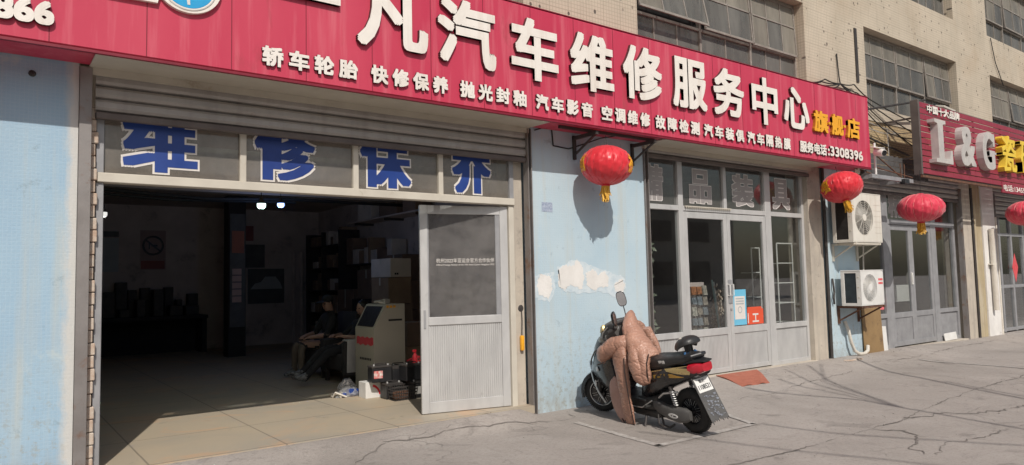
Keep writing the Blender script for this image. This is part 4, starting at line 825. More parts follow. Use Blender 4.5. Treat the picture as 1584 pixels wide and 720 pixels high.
# L as a slab serif letter, ampersand and G with serifs, boxed out
mb = MB(); Lx, Lz = 13.86, 3.49
poly = [(0, 0), (.70, 0), (.70, .26), (.63, .26), (.56, .09), (.34, .09), (.34, .72), (.46, .74), (.46, .80), (0, .80), (0, .74), (.12, .72), (.12, .08), (0, .06)]
mb.prism([(Lx + u, Lz + w) for u, w in poly], fnG, 0, .13); mb.build("letter", M['lettergrey'], G, smooth=False)
mb = MB(); letters(mb, "&", 14.94, 15.62, 3.52, 4.29, .13, .034, fnG, boldz=.016); mb.build("letter", M['lettergrey'], G, smooth=False)
mb = MB(); letters(mb, "G", 15.98, 16.58, 3.53, 4.30, .13, .042, fnG, boldz=.018)
mb.bb(16.52, 16.60, gy - .128, gy, 4.02, 4.28); mb.bb(16.36, 16.66, gy - .127, gy, 3.86, 3.905); mb.build("letter", M['lettergrey'], G, smooth=False)
mb = MB(); letters(mb, "瓷", 16.98, 17.74, 3.56, 4.33, .13, .013, fnG); mb.build("letter", M['yellow'], G, smooth=False)
mb = MB(); letters(mb, "砖", 18.00, 18.78, 3.56, 4.34, .13, .013, fnG); mb.build("letter", M['yellow'], G, smooth=False)
mb = MB(); mb.box((14.95, gy + .10, 4.66), (.50, .16, .03), (R(15), R(4), 0)); mb.build("top_plate", M['acwhite'], G)
# dark slatted fascia between the two signs
FA = thing("dark_fascia", "dark corrugated fascia sheet between the crimson and maroon signs", "fascia", (12.9, -.26, 3.2))
mb = MB(); n = 44; x0, x1 = 12.10, 14.6
for i in range(4):
    za, zb = 3.23 + i * .096, 3.23 + i * .096 + .088; vs = []
    for k in range(n + 1):
        x = x0 + (x1 - x0) * k / n; q = .014 * math.sin(k * 2.1); zt = zb + (.012 * math.sin(k * 1.7) if i == 3 else 0); zt2 = za + (.012 * math.sin(k * 1.3) if i == 0 else 0)
        vs += [(x, -.26 + q - .03 * i * 0, zt2), (x, -.26 + q, zt)]
    mb.add(vs, [(2 * k, 2 * k + 2, 2 * k + 3, 2 * k + 1) for k in range(n)])
mb.build("sheet", M['roofsheet'], FA, ang=60)
mb = MB(); mb.bb(11.98, 13.46, -.50, -.44, 3.10, 3.17, .004); mb.bb(11.98, 12.02, -.44, -.02, 3.10, 3.16); mb.bb(13.2, 13.24, -.44, -.02, 3.10, 3.16); mb.build("steel_angle", M['alu_dark'], FA)
mb = MB(); mb.tube([(12.15, -.46, 3.30), (13.42, -.50, 3.20)], .012, 6); mb.tube([(12.25, -.44, 3.52), (13.0, -.48, 3.20)], .012, 6); mb.tube([(12.03, -.45, 3.18), (11.78, -.30, 3.28), (11.0 + .9, -.2, 3.3)], .014, 6); mb.tube([(13.0, -.5, 3.17), (12.98, -.5, 3.42)], .009, 6); mb.tube([(13.12, -.5, 3.17), (13.13, -.5, 3.42)], .009, 6); mb.build("rusty_rod", M['rust'], FA)
mb = MB(); mb.box((13.08, -.52, 3.10), (.16, .10, .09), None, .01); mb.build("floodlight", M['black'], FA); mb = MB(); mb.box((12.32, -.40, 3.14), (.10, .08, .07)); mb.build("junction_box", M['black'], FA)
mb = MB(); mb.box((12.02, -.30, 3.32), (.42, .08, .16), (.2, -.35, .1), .01); mb.box((12.20, -.22, 3.46), (.14, .08, .24), (0, .5, 0), .01); mb.build("crumpled_plate", M['cream'], FA)
CC = thing("security_camera", "white security camera with a dark lens on a white pole between signs", "camera", (12.10, -.50, 3.16))
mb = MB(); mb.tube([(12.10, -.50, 3.16), (12.10, -.50, 3.70)], .018, 10); mb.build("pole", M['white'], CC)
mb = MB(); mb.lathe([(.0, .19), (.055, .185), (.062, .16), (.062, .0), (.055, -.005), (0, -.005)], (12.10, -.52, 3.54), (-.35, -.9, -.25), 16); mb.box((12.08, -.56, 3.61), (.13, .20, .012), (R(16), 0, R(-20)), .004); mb.build("housing", M['white'], CC)
mb = MB(); mb.lathe([(.0, .196), (.046, .194), (.048, .185)], (12.10, -.52, 3.54), (-.35, -.9, -.25), 16); mb.build("lens", M['blackgloss'], CC)
# shopfront of the tile shop
F3 = thing("tile_shopfront", "grey framed tile shop entrance with white handled double doors and dark glass", "shopfront", (14.6, .15, .12))
y0, y1 = .12, .20; mb = MB()
for a, b in ((12.36, 12.44), (13.50, 13.72), (15.50, 15.72), (16.55, 16.63)): mb.bb(a, b, y0, y1, .08, 3.2, .004)
for a, b in ((12.44, 13.50), (13.72, 15.50), (15.72, 16.55)): mb.bb(a, b, y0 + .003, y1 - .003, 2.42, 2.52, .004)
for a, b in ((12.44, 13.50), (15.72, 16.55)): mb.bb(a, b, y0 + .002, y1 - .002, .66, .74, .004); mb.bb(a, b, y0 + .004, y1 - .004, .08, .16)
mb.bb(14.55, 14.67, y0 + .004, y1 - .004, 2.52, 3.2); mb.build("frame", M['alu_dark'], F3)
mb = MB()
for a, b in ((12.44, 13.50), (13.72, 14.55), (14.67, 15.5), (15.72, 16.55)): mb.bb(a, b, .158, .162, 2.52, 3.2)
mb.bb(12.44, 13.50, .158, .162, .74, 2.42); mb.bb(15.72, 16.55, .158, .162, .74, 2.42); mb.build("pane", M['glass'], F3, smooth=False)
for a, b in ((12.44, 13.50), (15.72, 16.55)):
    mb = MB(); mb.bb(a, b, .155, .165, .16, .66); mb.build("kick_panel", M['alu_dark'], F3)
for a, b, hs in ((13.73, 14.605, 1), (14.612, 15.49, 0)):
    mb = MB(); mb.bb(a, a + .085, .125, .175, .11, 2.41, .004); mb.bb(b - .085, b, .125, .175, .11, 2.41, .004)
    for c, d in ((.11, .20), (.64, .74), (2.31, 2.41)): mb.bb(a + .085, b - .085, .127, .173, c, d, .004)
    dr = mb.build("door", M['alu_dark'], F3)
    mb = MB(); mb.bb(a + .085, b - .085, .148, .152, .74, 2.31); mb.build("pane", M['glass'], dr, smooth=False)
    mb = MB(); ribbed(mb, a + .085, b - .085, .20, .64, .15); mb.build("kick_panel", M['alu_dark'], dr)
    if hs: mb = MB(); mb.bb(b - .07, b - .02, .10, .124, 1.26, 1.30, .005); mb.bb(b - .07, b - .02, .10, .124, 1.45, 1.49, .005); mb.bb(b - .07, b - .05, .09, .124, 1.30, 1.45, .005); mb.bb(b - .035, b - .02, .10, .124, 1.30, 1.45, .004); mb.build("handle", M['white'], dr)
for s, x0, x1 in (("精", 13.84, 14.42), ("品", 14.80, 15.4)): glue("transom_character", s, x0, x1, 2.56, 3.08, .157, .058, .022, M['glyphedge'], M['glyphgrey'], F3, .013, .011)
mb = MB(); mb.bb(13.30, 13.46, .155, .157, .82, 1.05); mb.build("pink_sticker", pm("pink_paper", (.75, .18, .20), (.68, .14, .16), 6, .6, 0, 0), F3, smooth=False)
mb = MB(); mb.bb(12.36, 16.7, -.02, .40, .0, .085, .006); mb.build("threshold", M['plaster'], F3)
F4 = thing("dark_shopfront", "dark framed farthest shopfront with a red diamond paper on its door", "shopfront", (20.2, .15, .1)); mb = MB()
for a in (18.50, 19.02, 19.72, 20.5, 21.2, 22.0): mb.bb(a, a + .09, .12, .19, .06, 3.0, .004)
for z in (.08, 1.08, 2.30, 2.95): mb.bb(18.5, 22.09, .125, .185, z, z + .07, .003)
mb.build("frame", M['alu_dark'], F4)
mb = MB(); mb.bb(18.59, 22.0, .158, .162, .15, 2.95); mb.build("pane", M['glass'], F4, smooth=False)
mb = MB(); mb.prism([(19.70, 1.56), (19.88, 1.90), (20.06, 1.56), (19.88, 1.20)], on_wall(.118), 0, .003); mb.torus((19.88, .114, 1.56), (0, 1, 0), .07, .01, 16, 5, .3); mb.build("diamond_paper", M['lantern'], F4, smooth=False)

# ---------------------------------------------------------------- cables
def cable(label, strands, r=.010, mat=None, sag=0):
    T = thing("cable_bundle", label, "cable", strands[0][0])
    for pts in strands:
        P = [Vector(p) for p in pts]; Q = []
        for a, b in zip(P, P[1:]):
            for k in range(8): t = k / 8; q = a.lerp(b, t); q.z -= sag * 4 * t * (1 - t); Q.append(q)
        Q.append(P[-1]); mb = MB(); mb.tube(Q, r, 5); mb.build("strand", mat or M['cable'], T)
hk = (11.95, -.05, 4.81)
cable("black cables fanning from a wall hook above the right end of the crimson sign", [
    [(10.9, -.12, 4.66), (11.4, -.08, 4.80), hk], [(10.6, -.10, 4.60), (11.3, -.08, 4.74), hk], [(11.1, -.2, 4.62), hk], [(11.4, -.2, 4.62), hk],
    [hk, (12.4, -.06, 4.86), (12.95, -.06, 4.66), (14.6, -.30, 4.25)], [hk, (12.5, -.06, 4.72), (13.3, -.1, 4.45), (14.6, -.3, 4.02)], [hk, (12.5, -.1, 4.62), (13.1, -.15, 4.30), (14.2, -.3, 3.8)],
    [hk, (12.4, -.1, 4.58), (12.88, -.15, 4.25), (13.3, -.2, 4.05), (14.0, -.3, 4.0)], [(12.3, -.2, 4.5), (12.4, -.25, 4.0), (12.15, -.2, 3.5)], [(11.95, -.05, 4.81), (11.95, -.03, 4.95), (11.93, -.02, 5.35)]], .011, None, .02)
cable("pale cables strung across the brick band between the two shop signs", [[(12.5, -.1, 4.15), (13.2, -.15, 4.05), (14.3, -.2, 4.18)], [(12.3, -.1, 4.28), (13.4, -.15, 4.14), (14.4, -.2, 3.95)], [(13.55, -.05, 3.62), (13.55, -.05, 4.2), (13.8, -.05, 4.05)]], .009, M['cablepale'], .02)
mb = MB(); mb.tube([(12.45, -.20, 4.38), (14.5, -.35, 4.80)], .020, 6); mb.tube([(12.4, -.03, 4.02), (14.4, -.03, 3.76)], .022, 6); tag(mb.build("iron_rod", M['darkiron'], None), "dark iron rods bracing the gap between the two signs", "rod")
cable("thin black wire looping on the blue pier behind the satin lantern", [[(5.10, -.03, 3.24), (5.36, -.02, 3.33), (5.38, -.012, 3.2), (5.39, -.012, 3.09), (5.63, -.012, 3.075), (5.89, -.02, 3.16), (6.1, -.08, 3.24), (6.23, -.2, 3.26)]], .008)
cable("thin dangling wire on the tan wall beside the farthest upper window", [[(18.9, -.03, 6.95), (19.1, -.03, 6.4), (19.5, -.03, 5.9)]], .010)
def up(x, y, h=5.6): q = h / -SUN.z; return (x - SUN.x * q, y - SUN.y * q, h)
OV = [([(11.6, -.15), (9.77, -3.18), (7.5, -6.9)], .026), ([(8.05, -.6), (8.18, -.98), (8.40, -1.96), (8.22, -2.55), (7.92, -3.77), (7.3, -6)], .022), ([(8.96, -.47), (8.75, -1.3), (8.24, -2.53)], .016), ([(9.66, -.10), (8.9, -1.4), (8.25, -2.5)], .014), ([(10.29, -.1), (9.3, -1.2), (8.26, -2.5)], .016), ([(10.6, -.12), (9.4, -.95), (8.27, -2.48)], .012), ([(6.37, -2.0), (6.49, -2.76), (7.17, -4.01), (8, -5.6)], .014), ([(10.6, -2.0), (9.8, -3.4), (9.0, -4.6)], .016), ([(5.2, -1.4), (5.6, -2.8), (6.3, -4.6)], .012)]
T = thing("overhead_cables", "black service cables crossing the street overhead, out of the picture", "cable", up(9, -3))
for pts, r in OV:
    mb = MB(); mb.tube([up(*p) for p in pts], r, 6); mb.build("strand", M['cable'], T)

# ---------------------------------------------------------------- inside the garage
def bulb(label, loc, r, col, st, watts=7):
    T = thing("led_bulb", label, "light bulb", loc); x, y, z = loc
    mb = MB(); mb.lathe([(.0, -r * .9), (r * .7, -r * .85), (r, -r * .4), (r, r * .3)], loc, n=20); mb.build("diffuser", emit("glowing_" + label.split()[0], col, st), T)
    pl_ = bpy.data.lights.new("bulb_light", 'POINT'); pl_.energy = watts; pl_.color = col; pl_.shadow_soft_size = .05; po = bpy.data.objects.new("bulb_light", pl_); COL.objects.link(po); po.parent = T; po.location = (0, 0, -r * 2.2)
    mb = MB(); mb.lathe([(r, r * .3), (r * .9, r * .5), (r * .45, r * 1.3), (r * .4, r * 2.0), (0, r * 2.0)], loc, n=16); mb.tube([(x, y, z + r * 2), (x, y, 3.38)], .006, 5); mb.build("socket", M['darkiron'], T)
bulb("greenish lit led bulb, the larger and nearer of two hanging in the garage", (2.80, 2.63, 2.53), .052, (.72, 1.0, .92), 3.2)
bulb("blue tinted lit led bulb, the smaller one hanging deeper in the garage", (3.98, 5.4, 2.87), .056, (.30, .48, 1.0), 4)
bulb("white unlit led bulb with added glow near the left edge of the garage opening", (1.30, 4.7, 2.55), .058, (.85, .84, .80), .9, 1)  # bulb is unlit; its whiteness is set as glow, with a weak light
KH = thing("garage_machine", "beige workshop service cabinet with sloping screen and red wavy label", "machine", (4.35, 2.5, .1))
mx0, mx1, my0, my1 = 4.12, 4.57, 2.2, 2.78
prof = [(mx0, .10), (mx1, .10), (mx1, 1.235), (mx0 + .19, 1.235), (mx0 + .165, 1.225), (mx0, .92)]
mb = MB(); mb.prism(prof, lambda u, w, t: Vector((u, t, w)), my0, my1); mb.build("cabinet", pm("beige_steel_cabinet", (.50, .46, .37), (.46, .42, .34), 2, .5, 0, .05, 60), KH, smooth=False)
mb = MB(); a, b = Vector((mx0 + .003, 0, .945)), Vector((mx0 + .146, 0, 1.205)); mb.add([(a.x, my0 + .05, a.z), (a.x, my1 - .05, a.z), (b.x, my1 - .05, b.z), (b.x, my0 + .05, b.z), (a.x + .012, my0 + .05, a.z), (a.x + .012, my1 - .05, a.z), (b.x + .012, my1 - .05, b.z), (b.x + .012, my0 + .05, b.z)], [(0, 1, 2, 3), (4, 7, 6, 5), (0, 4, 5, 1), (2, 6, 7, 3), (1, 5, 6, 2), (0, 3, 7, 4)]); mb.build("screen", M['black'], KH, smooth=False)
mb = MB(); poly = [(my0 + .03 + i * .042, .80 + .012 * math.sin(i * 1.9)) for i in range(13)] + [(my0 + .53 - i * .042, .70 + .012 * math.sin(i * 1.7)) for i in range(13)]
mb.prism(poly, lambda u, w, t: Vector((mx0 - t, u, w)), 0, .003); mb.build("red_label", M['lantern'], KH, smooth=False)
mb = MB()
for i in range(7): mb.bb(mx0 - .003, mx0, my0 + .1 + i * .05, my0 + .13 + i * .05, .50, .53)
mb.bb(4.33, 4.53, my0 - .003, my0, 1.01, 1.035)
mb.build("dark_slot", M['black'], KH, smooth=False)
mb = MB()
for i in range(3): mb.bb(4.30 + i * .05, 4.335 + i * .05, my0 - .003, my0, 1.185, 1.215)
mb.build("dial", M['gold'], KH, smooth=False)
mb = MB(); mb.tube([(4.34, 2.3, 1.245), (4.30, 2.4, 1.26), (4.38, 2.45, 1.27), (4.33, 2.6, 1.26), (4.45, 2.6, 1.27)], .018, 6); mb.box((4.42, 2.45, 1.27), (.10, .07, .06), (0, 0, .3), .02); tag(mb.build("crumpled_glove", M['pvc'], None), "white crumpled work glove lying on top of the beige cabinet", "glove")

def battery(label, x, y, z, w, d, h, lab=None, rot=0):
    T = thing("car_battery", label, "car battery", (x, y, z), (0, 0, rot), "car batteries piled by the door")
    mb = MB(); mb.bb(-w / 2, w / 2, -d / 2, d / 2, 0, h * .86, .006); mb.build("case", M['black'], T, local=True)
    mb = MB(); mb.bb(-w / 2 - .003, w / 2 + .003, -d / 2 - .003, d / 2 + .003, h * .862, h, .006); mb.tube([(-w * .35, 0, h), (-w * .3, 0, h + .02), (w * .3, 0, h + .02), (w * .35, 0, h)], .006, 6); mb.build("lid", M['darkiron'], T, local=True)
    mb = MB()
    for s_ in (-1, 1): mb.cyl((s_ * w * .36, -d * .25, h), (s_ * w * .36, -d * .25, h + .018), .011)
    mb.build("terminal", M['alu'], T, local=True)
    if lab: mb = MB(); mb.bb(-w / 2 + .02, -w / 2 + .02 + w * .45, -d / 2 - .003, -d / 2 - .0005, h * .25, h * .7); mb.build("label", lab, T, local=True, smooth=False)
    return T
redlab = pm("red_white_print", (.70, .62, .58), (.60, .05, .05), 25, .5, 0, 0)
battery("black car battery with a red and white label, on the white carton", 3.96, 1.72, .305, .25, .17, .20, redlab, -.1)
battery("black car battery standing on another, nearest the door leaf", 4.30, 1.55, .31, .24, .18, .20, None, .1)
battery("black car battery at the bottom of the pile behind the wire basket", 4.36, 1.48, .104, .24, .18, .20, M['glyphwhite'], .05)
battery("low black car battery at the floor beside the white carton", 4.07, 1.62, .104, .22, .17, .19, None, 0)
battery("grey topped car battery at the back of the pile", 4.33, 1.95, .104, .24, .18, .36, None, 0)
T = thing("carton", "white carton with a red swoosh at the foot of the battery pile", "carton", (3.90, 1.86, .104)); mb = MB(); mb.bb(3.80, 4.02, 1.78, 1.98, .104, .30, .003); mb.build("box", M['white'], T)
mb = MB(); mb.prism([(3.88 + .12 * math.cos(a), .12 + .15 * math.sin(a)) for a in [R(10 + i * 8) for i in range(10)]] + [(3.88 + .10 * math.cos(a), .12 + .12 * math.sin(a)) for a in [R(82 - i * 8) for i in range(10)]], on_wall(1.78), 0, .002); mb.build("red_swoosh", M['lantern'], T, smooth=False)
T = thing("wire_basket", "dark wire basket on the garage floor in front of the batteries", "basket", (4.12, 1.42, .104)); mb = MB()
for i in range(11): a = i / 10; mb.tube([(3.98 + .28 * a, 1.35, .11), (3.96 + .32 * a, 1.33, .27)], .004, 4); mb.tube([(3.98 + .28 * a, 1.5, .11), (3.96 + .32 * a, 1.52, .27)], .004, 4)
for i in range(5): z = .11 + i * .04; e = .02 * i / 4; mb.tube([(3.98 - e, 1.35 - e, z), (4.26 + e, 1.35 - e, z), (4.26 + e, 1.5 + e, z), (3.98 - e, 1.5 + e, z), (3.98 - e, 1.35 - e, z)], .005, 4)
mb.build("wires", M['pvc'] if False else M['darkiron'], T); mb = MB(); mb.box((4.1, 1.43, .16), (.20, .10, .09), (0, 0, .2), .02); mb.build("contents", M['rust'], T)
T = thing("red_bottle", "small red capped spray bottle among the batteries", "bottle", (4.40, 1.62, .51)); mb = MB(); mb.lathe([(0, 0), (.035, 0), (.035, .08), (.015, .11), (.015, .13)], (4.40, 1.62, .51), n=14); mb.build("flask", M['lantern'], T); mb = MB(); mb.box((4.385, 1.61, .655), (.05, .02, .03)); mb.build("trigger", M['lantern'], T)
mb = MB(); rg = random.Random(6)
for i in range(5): x, y = 4.42 + rg.uniform(-.06, .10), 1.6 + rg.uniform(-.1, .3); mb.tube([(x, y, .52), (x + .1, y - .05, .56), (x + .2, y + .02, .53)], .012, 6)
tag(mb.build("jump_lead", M['lantern'], None), "red jump lead coiled on top of the battery pile", "cable")
mb = MB(); n = 16; rs = []
rg = random.Random(9)
for i in range(7):
    t = i / 6; rs.append([Vector((3.72 + (.17 * (1 - t * .75)) * (1 + rg.uniform(-.3, .3)) * math.cos(k * 2 * math.pi / n), 2.15 + (.12 * (1 - t * .75)) * (1 + rg.uniform(-.3, .3)) * math.sin(k * 2 * math.pi / n), .106 + .21 * t + rg.uniform(-.012, .02) * (i > 0))) for k in range(n)])
mb.rings(rs); T = thing("plastic_bag", "crumpled clear plastic bag with blue contents at the edge of the sunlight", "bag", (3.72, 2.15, .1)); mb.build("film", glass("clear_film", .35, (.62, .62, .64), rough=.15), T, ang=15)
mb = MB(); mb.box((3.78, 2.12, .155), (.16, .10, .09), (0, .1, .3), .03); mb.box((3.66, 2.1, .135), (.09, .07, .06), (.2, 0, .8), .02); mb.build("blue_pack", M['glyphblue'], T)
mb = MB(); rg = random.Random(12)
for i in range(9): mb.tube([(3.50 + rg.uniform(0, .18), 2.12 + rg.uniform(-.08, .08), .115), (3.53 + rg.uniform(0, .18), 2.15 + rg.uniform(-.08, .08), .15 + rg.uniform(0, .03)), (3.58 + rg.uniform(0, .16), 2.10 + rg.uniform(-.08, .08), .115)], .012, 6)
tag(mb.build("tangled_straps", M['pvc'], None), "tangle of pale straps on the floor beside the plastic bag", "straps")
# shelving and boxes along the right wall
SH = thing("wall_shelf", "long dark shelf carrying cartons high on the right garage wall", "shelf", (6.7, 7.0, 2.85)); mb = MB(); mb.bb(6.45, 6.91, 5.0, 8.4, 2.84, 2.87); mb.build("board", M['wallin'], SH)
for y in (5.3, 6.6, 8.0):
    mb = MB(); mb.bb(6.48, 6.91, y - .02, y + .02, 2.79, 2.835); mb.build("support", M['darkiron'], SH)
cart = pm("brown_cardboard", (.36, .25, .17), (.30, .20, .14), 4, .9, 0, .1, 40); cartd = pm("dull_cardboard", (.27, .18, .135), (.21, .145, .11), 4, .9, 0, .1, 40)
def carton(label, x, y, z, w, d, h, mat, rot=0, flap=False, mark=False):
    T = thing("carton", label, "carton", (x, y, z), (0, 0, rot)); mb = MB(); mb.bb(-w / 2, w / 2, -d / 2, d / 2, 0, h, .004); mb.build("box", mat, T, local=True)
    mb = MB(); mb.bb(-w / 2 - .001, w / 2 + .001, -.025, .025, h - .001, h + .001) ; mb.bb(-w / 2 - .0015, -w / 2, -.025, .025, h * .7, h); mb.build("tape", M['cream'], T, local=True, smooth=False)
    if flap: mb = MB(); mb.box((-w * .2, -d * .1, h + .07), (w * .9, .004, .16), (.5, 0, .1)); mb.build("flap", mat, T, local=True)
    if mark:
        mb = MB(); mb.bb(-w * .30, -w * .22, -d / 2 - .0025, -d / 2 - .0005, h * .12, h * .22); mb.bb(-w * .20, -w * .12, -d / 2 - .0025, -d / 2 - .0005, h * .12, h * .22); mb.build("printed_mark", M['black'], T, local=True, smooth=False)
pale = pm("pale_carton", (.72, .64, .58), (.64, .57, .51), 4, .8, 0, .05, 40)
carton("pale open carton with dark print above the beige cabinet", 5.75, 4.9, 1.62, .42, .62, .32, pale, .1, False, True)
carton("small pale carton on the shelf under the garage ceiling", 6.66, 7.55, 2.872, .36, .55, .34, pale, .1, True)
carton("narrow dark carton on the shelf end nearest the door", 6.68, 5.6, 2.872, .36, .5, .38, cartd)
carton("wide dull carton between others on the high shelf", 6.68, 6.5, 2.872, .36, .7, .3, cartd, .05)
k = 0
for (x, y, z, w, d, h, m_, lb) in [(5.75, 4.9, 1.17, .44, .62, .44, cart, "brown carton directly under the pale open carton"), (5.78, 4.95, .70, .46, .66, .46, cartd, "dull brown carton in the middle of the stack behind the cabinet"), (5.75, 4.92, .105, .5, .7, .59, cart, "largest brown carton at the base of the stack behind the cabinet"),
      (6.6, 6.0, .105, .5, .8, .9, cartd, "tall dull carton standing against the right garage wall"), (6.62, 6.05, 1.01, .48, .7, .55, cart, "brown carton on the tall dull carton by the right wall"), (6.62, 6.05, 1.565, .46, .66, .5, cartd, "dull carton topmost by the right garage wall"),
      (6.55, 7.2, .105, .6, .9, 1.1, M['wallin_dark'], "black cabinet sized carton deeper along the right wall"), (6.6, 7.2, 1.21, .5, .8, .6, cartd, "dull carton on the black one along the right wall"), (6.6, 8.2, .105, .55, .8, 1.3, cartd, "tall carton farthest along the right garage wall"),
      (5.3, 3.4, .105, .4, .5, .45, cart, "brown carton on the floor behind the door leaf"), (5.3, 3.4, .56, .36, .45, .35, cartd, "dull carton stacked behind the door leaf glass")]:
    carton(lb, x, y, z, w, d, h, m_, .03)
T = thing("parts_shelf", "tall shelf packed with small boxes deep along the right garage wall", "shelf", (6.65, 9.6, .1))
for y in (8.72, 9.7, 10.7): mb = MB(); mb.bb(6.40, 6.90, y - .02, y + .02, .104, 2.75); mb.build("upright", M['darkiron'], T)
mb = MB(); gm = [MB(), MB(), MB()]; rg = random.Random(64)
for i in range(5):
    z = .35 + i * .52; mb = MB(); mb.bb(6.40, 6.90, 8.74, 9.68, z - .02, z); mb.bb(6.40, 6.90, 9.72, 10.68, z - .02, z); mb.build("shelf_board", M['darkiron'], T); y = 8.76
    while y < 10.5:
        w = rg.uniform(.12, .3)
        if not (9.5 < y < 9.72 or y + w > 10.66 or y < 9.68 < y + w): gm[rg.randrange(3)].bb(6.42 + rg.uniform(0, .1), 6.86, y, y + w - .02, z + .001, z + rg.uniform(.15, .42), .004)
        y += w
for g_, m_ in zip(gm, (cart, cartd, pale)): o = g_.build("boxes", m_, T); o['kind'] = 'stuff'
T = thing("parts_shelf", "open steel shelf of pale and brown packets above the armchairs on the right wall", "shelf", (6.7, 7.9, 1.95))
mb = MB(); mb.bb(6.50, 6.91, 6.4, 8.6, 1.93, 1.95); mb.build("shelf_board", M['darkiron'], T); gm = [MB(), MB(), MB()]; y = 6.42
while y < 8.4:
    w = rg.uniform(.12, .34); gm[rg.randrange(3)].bb(6.54, 6.88, y, y + w - .02, 1.951, 1.95 + rg.uniform(.2, .62), .004); y += w
for g_, m_ in zip(gm, (cart, cartd, pale)): o = g_.build("boxes", m_, T); o['kind'] = 'stuff'
# posters and fittings on the back wall
def poster(name, label, x0, x1, z0, z1, mat, y=11.19, cat="poster"):
    T = thing(name, label, cat, ((x0 + x1) / 2, y, z0)); mb = MB(); mb.bb(x0, x1, y - .006, y, z0, z1); mb.build("sheet", mat, T, smooth=False); return T
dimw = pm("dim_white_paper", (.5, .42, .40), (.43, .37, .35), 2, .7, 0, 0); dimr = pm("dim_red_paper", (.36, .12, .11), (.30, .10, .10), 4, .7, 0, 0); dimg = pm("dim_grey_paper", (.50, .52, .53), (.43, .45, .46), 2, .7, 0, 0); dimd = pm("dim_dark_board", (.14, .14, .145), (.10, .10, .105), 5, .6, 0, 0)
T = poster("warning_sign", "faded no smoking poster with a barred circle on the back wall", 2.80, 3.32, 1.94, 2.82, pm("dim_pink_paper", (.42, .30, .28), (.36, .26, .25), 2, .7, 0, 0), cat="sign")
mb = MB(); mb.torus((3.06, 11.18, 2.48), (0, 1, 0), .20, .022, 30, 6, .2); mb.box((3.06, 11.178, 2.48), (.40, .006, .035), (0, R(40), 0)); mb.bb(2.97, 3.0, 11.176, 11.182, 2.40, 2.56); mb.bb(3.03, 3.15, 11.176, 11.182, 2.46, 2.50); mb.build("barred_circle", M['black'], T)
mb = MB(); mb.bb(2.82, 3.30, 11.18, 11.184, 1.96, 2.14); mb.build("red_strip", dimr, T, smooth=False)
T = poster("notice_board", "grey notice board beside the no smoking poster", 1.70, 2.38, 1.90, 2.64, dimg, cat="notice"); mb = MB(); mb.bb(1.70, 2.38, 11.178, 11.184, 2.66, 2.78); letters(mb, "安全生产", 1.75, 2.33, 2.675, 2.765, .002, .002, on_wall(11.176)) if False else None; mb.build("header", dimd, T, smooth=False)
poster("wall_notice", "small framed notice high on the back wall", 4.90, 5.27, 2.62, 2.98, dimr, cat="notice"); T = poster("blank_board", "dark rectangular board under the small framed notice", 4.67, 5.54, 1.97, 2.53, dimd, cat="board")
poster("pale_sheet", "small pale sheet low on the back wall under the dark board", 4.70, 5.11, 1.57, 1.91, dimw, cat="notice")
T = thing("banner", "narrow hanging banner with dark top and red and pale panels on the column", "banner", (4.17, 8.58, .8)); cxx = 4.17
mb = MB(); mb.bb(4.02, 4.32, 8.56, 8.59, .7, 3.0); mb.build("strip", dimd, T, smooth=False); mb = MB(); mb.bb(4.05, 4.29, 8.545, 8.558, 2.2, 2.65); mb.build("red_panel", pm("dim_rust_print", (.50, .18, .12), (.40, .15, .11), 6, .7, 0, 0), T, smooth=False); mb = MB()
for i in range(5): mb.bb(4.06, 4.24, 8.548, 8.558, 1.2 + i * .14, 1.32 + i * .14)
mb.build("pale_panel", pm("dim_rose_print", (.66, .45, .42), (.56, .40, .38), 6, .7, 0, 0), T, smooth=False)
T = thing("wall_pipes", "pair of pale vertical pipes in the far right corner", "pipe", (6.4, 11.1, .1)); 
for x in (6.22, 6.42):
    mb = MB(); mb.tube([(x, 11.08, .1), (x, 11.08, 2.35)], .05, 8); mb.build("pipe", M['wallin'], T)
mb = MB(); mb.tube([(-2, 6.1, 3.05), (0, 6.1, 3.0), (1.5, 6.1, 3.06), (3.0, 6.1, 2.98), (4.5, 6.1, 3.05), (6.8, 6.1, 3.04)], .03, 6); mb.tube([(-2, 6.15, 2.98), (.6, 6.15, 3.04), (2.4, 6.15, 2.95), (4.5, 6.15, 3.0)], .022, 6); tag(mb.build("hose_run", M['cable'], None), "dark hoses slung along the ceiling beam of the garage", "hose")
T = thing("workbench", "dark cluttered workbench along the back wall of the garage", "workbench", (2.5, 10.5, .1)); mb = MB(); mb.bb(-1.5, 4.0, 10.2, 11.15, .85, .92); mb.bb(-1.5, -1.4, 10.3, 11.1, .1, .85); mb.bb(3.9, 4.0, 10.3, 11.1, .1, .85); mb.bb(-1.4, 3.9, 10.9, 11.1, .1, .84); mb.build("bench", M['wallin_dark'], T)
mb = MB(); rg = random.Random(21)
for i in range(16): x = -1.2 + i * .32; h = rg.uniform(.15, .6); mb.bb(x, x + rg.uniform(.15, .28), 10.45, 10.85, .922, .92 + h, .01)
for i in range(22): x = -1.3 + i * .24; h = rg.uniform(.2, .95); mb.bb(x, x + rg.uniform(.1, .22), 10.9, 11.12, .922, .925 + h, .008)
T2 = mb.build("clutter", M['darkiron'], T); T2['kind'] = 'stuff'
T = thing("car_poster", "dark poster with a pale car outline low on the back wall", "poster", (5.6, 11.19, 1.2)); mb = MB(); mb.bb(5.14, 6.02, 11.184, 11.195, 1.1, 1.94); mb.build("sheet", dimd, T, smooth=False); mb = MB(); mb.prism([(5.2, 1.45), (5.3, 1.58), (5.45, 1.62), (5.55, 1.75), (5.8, 1.75), (5.92, 1.6), (5.97, 1.45)], on_wall(11.183), 0, .003); mb.build("car_outline", dimg, T, smooth=False)
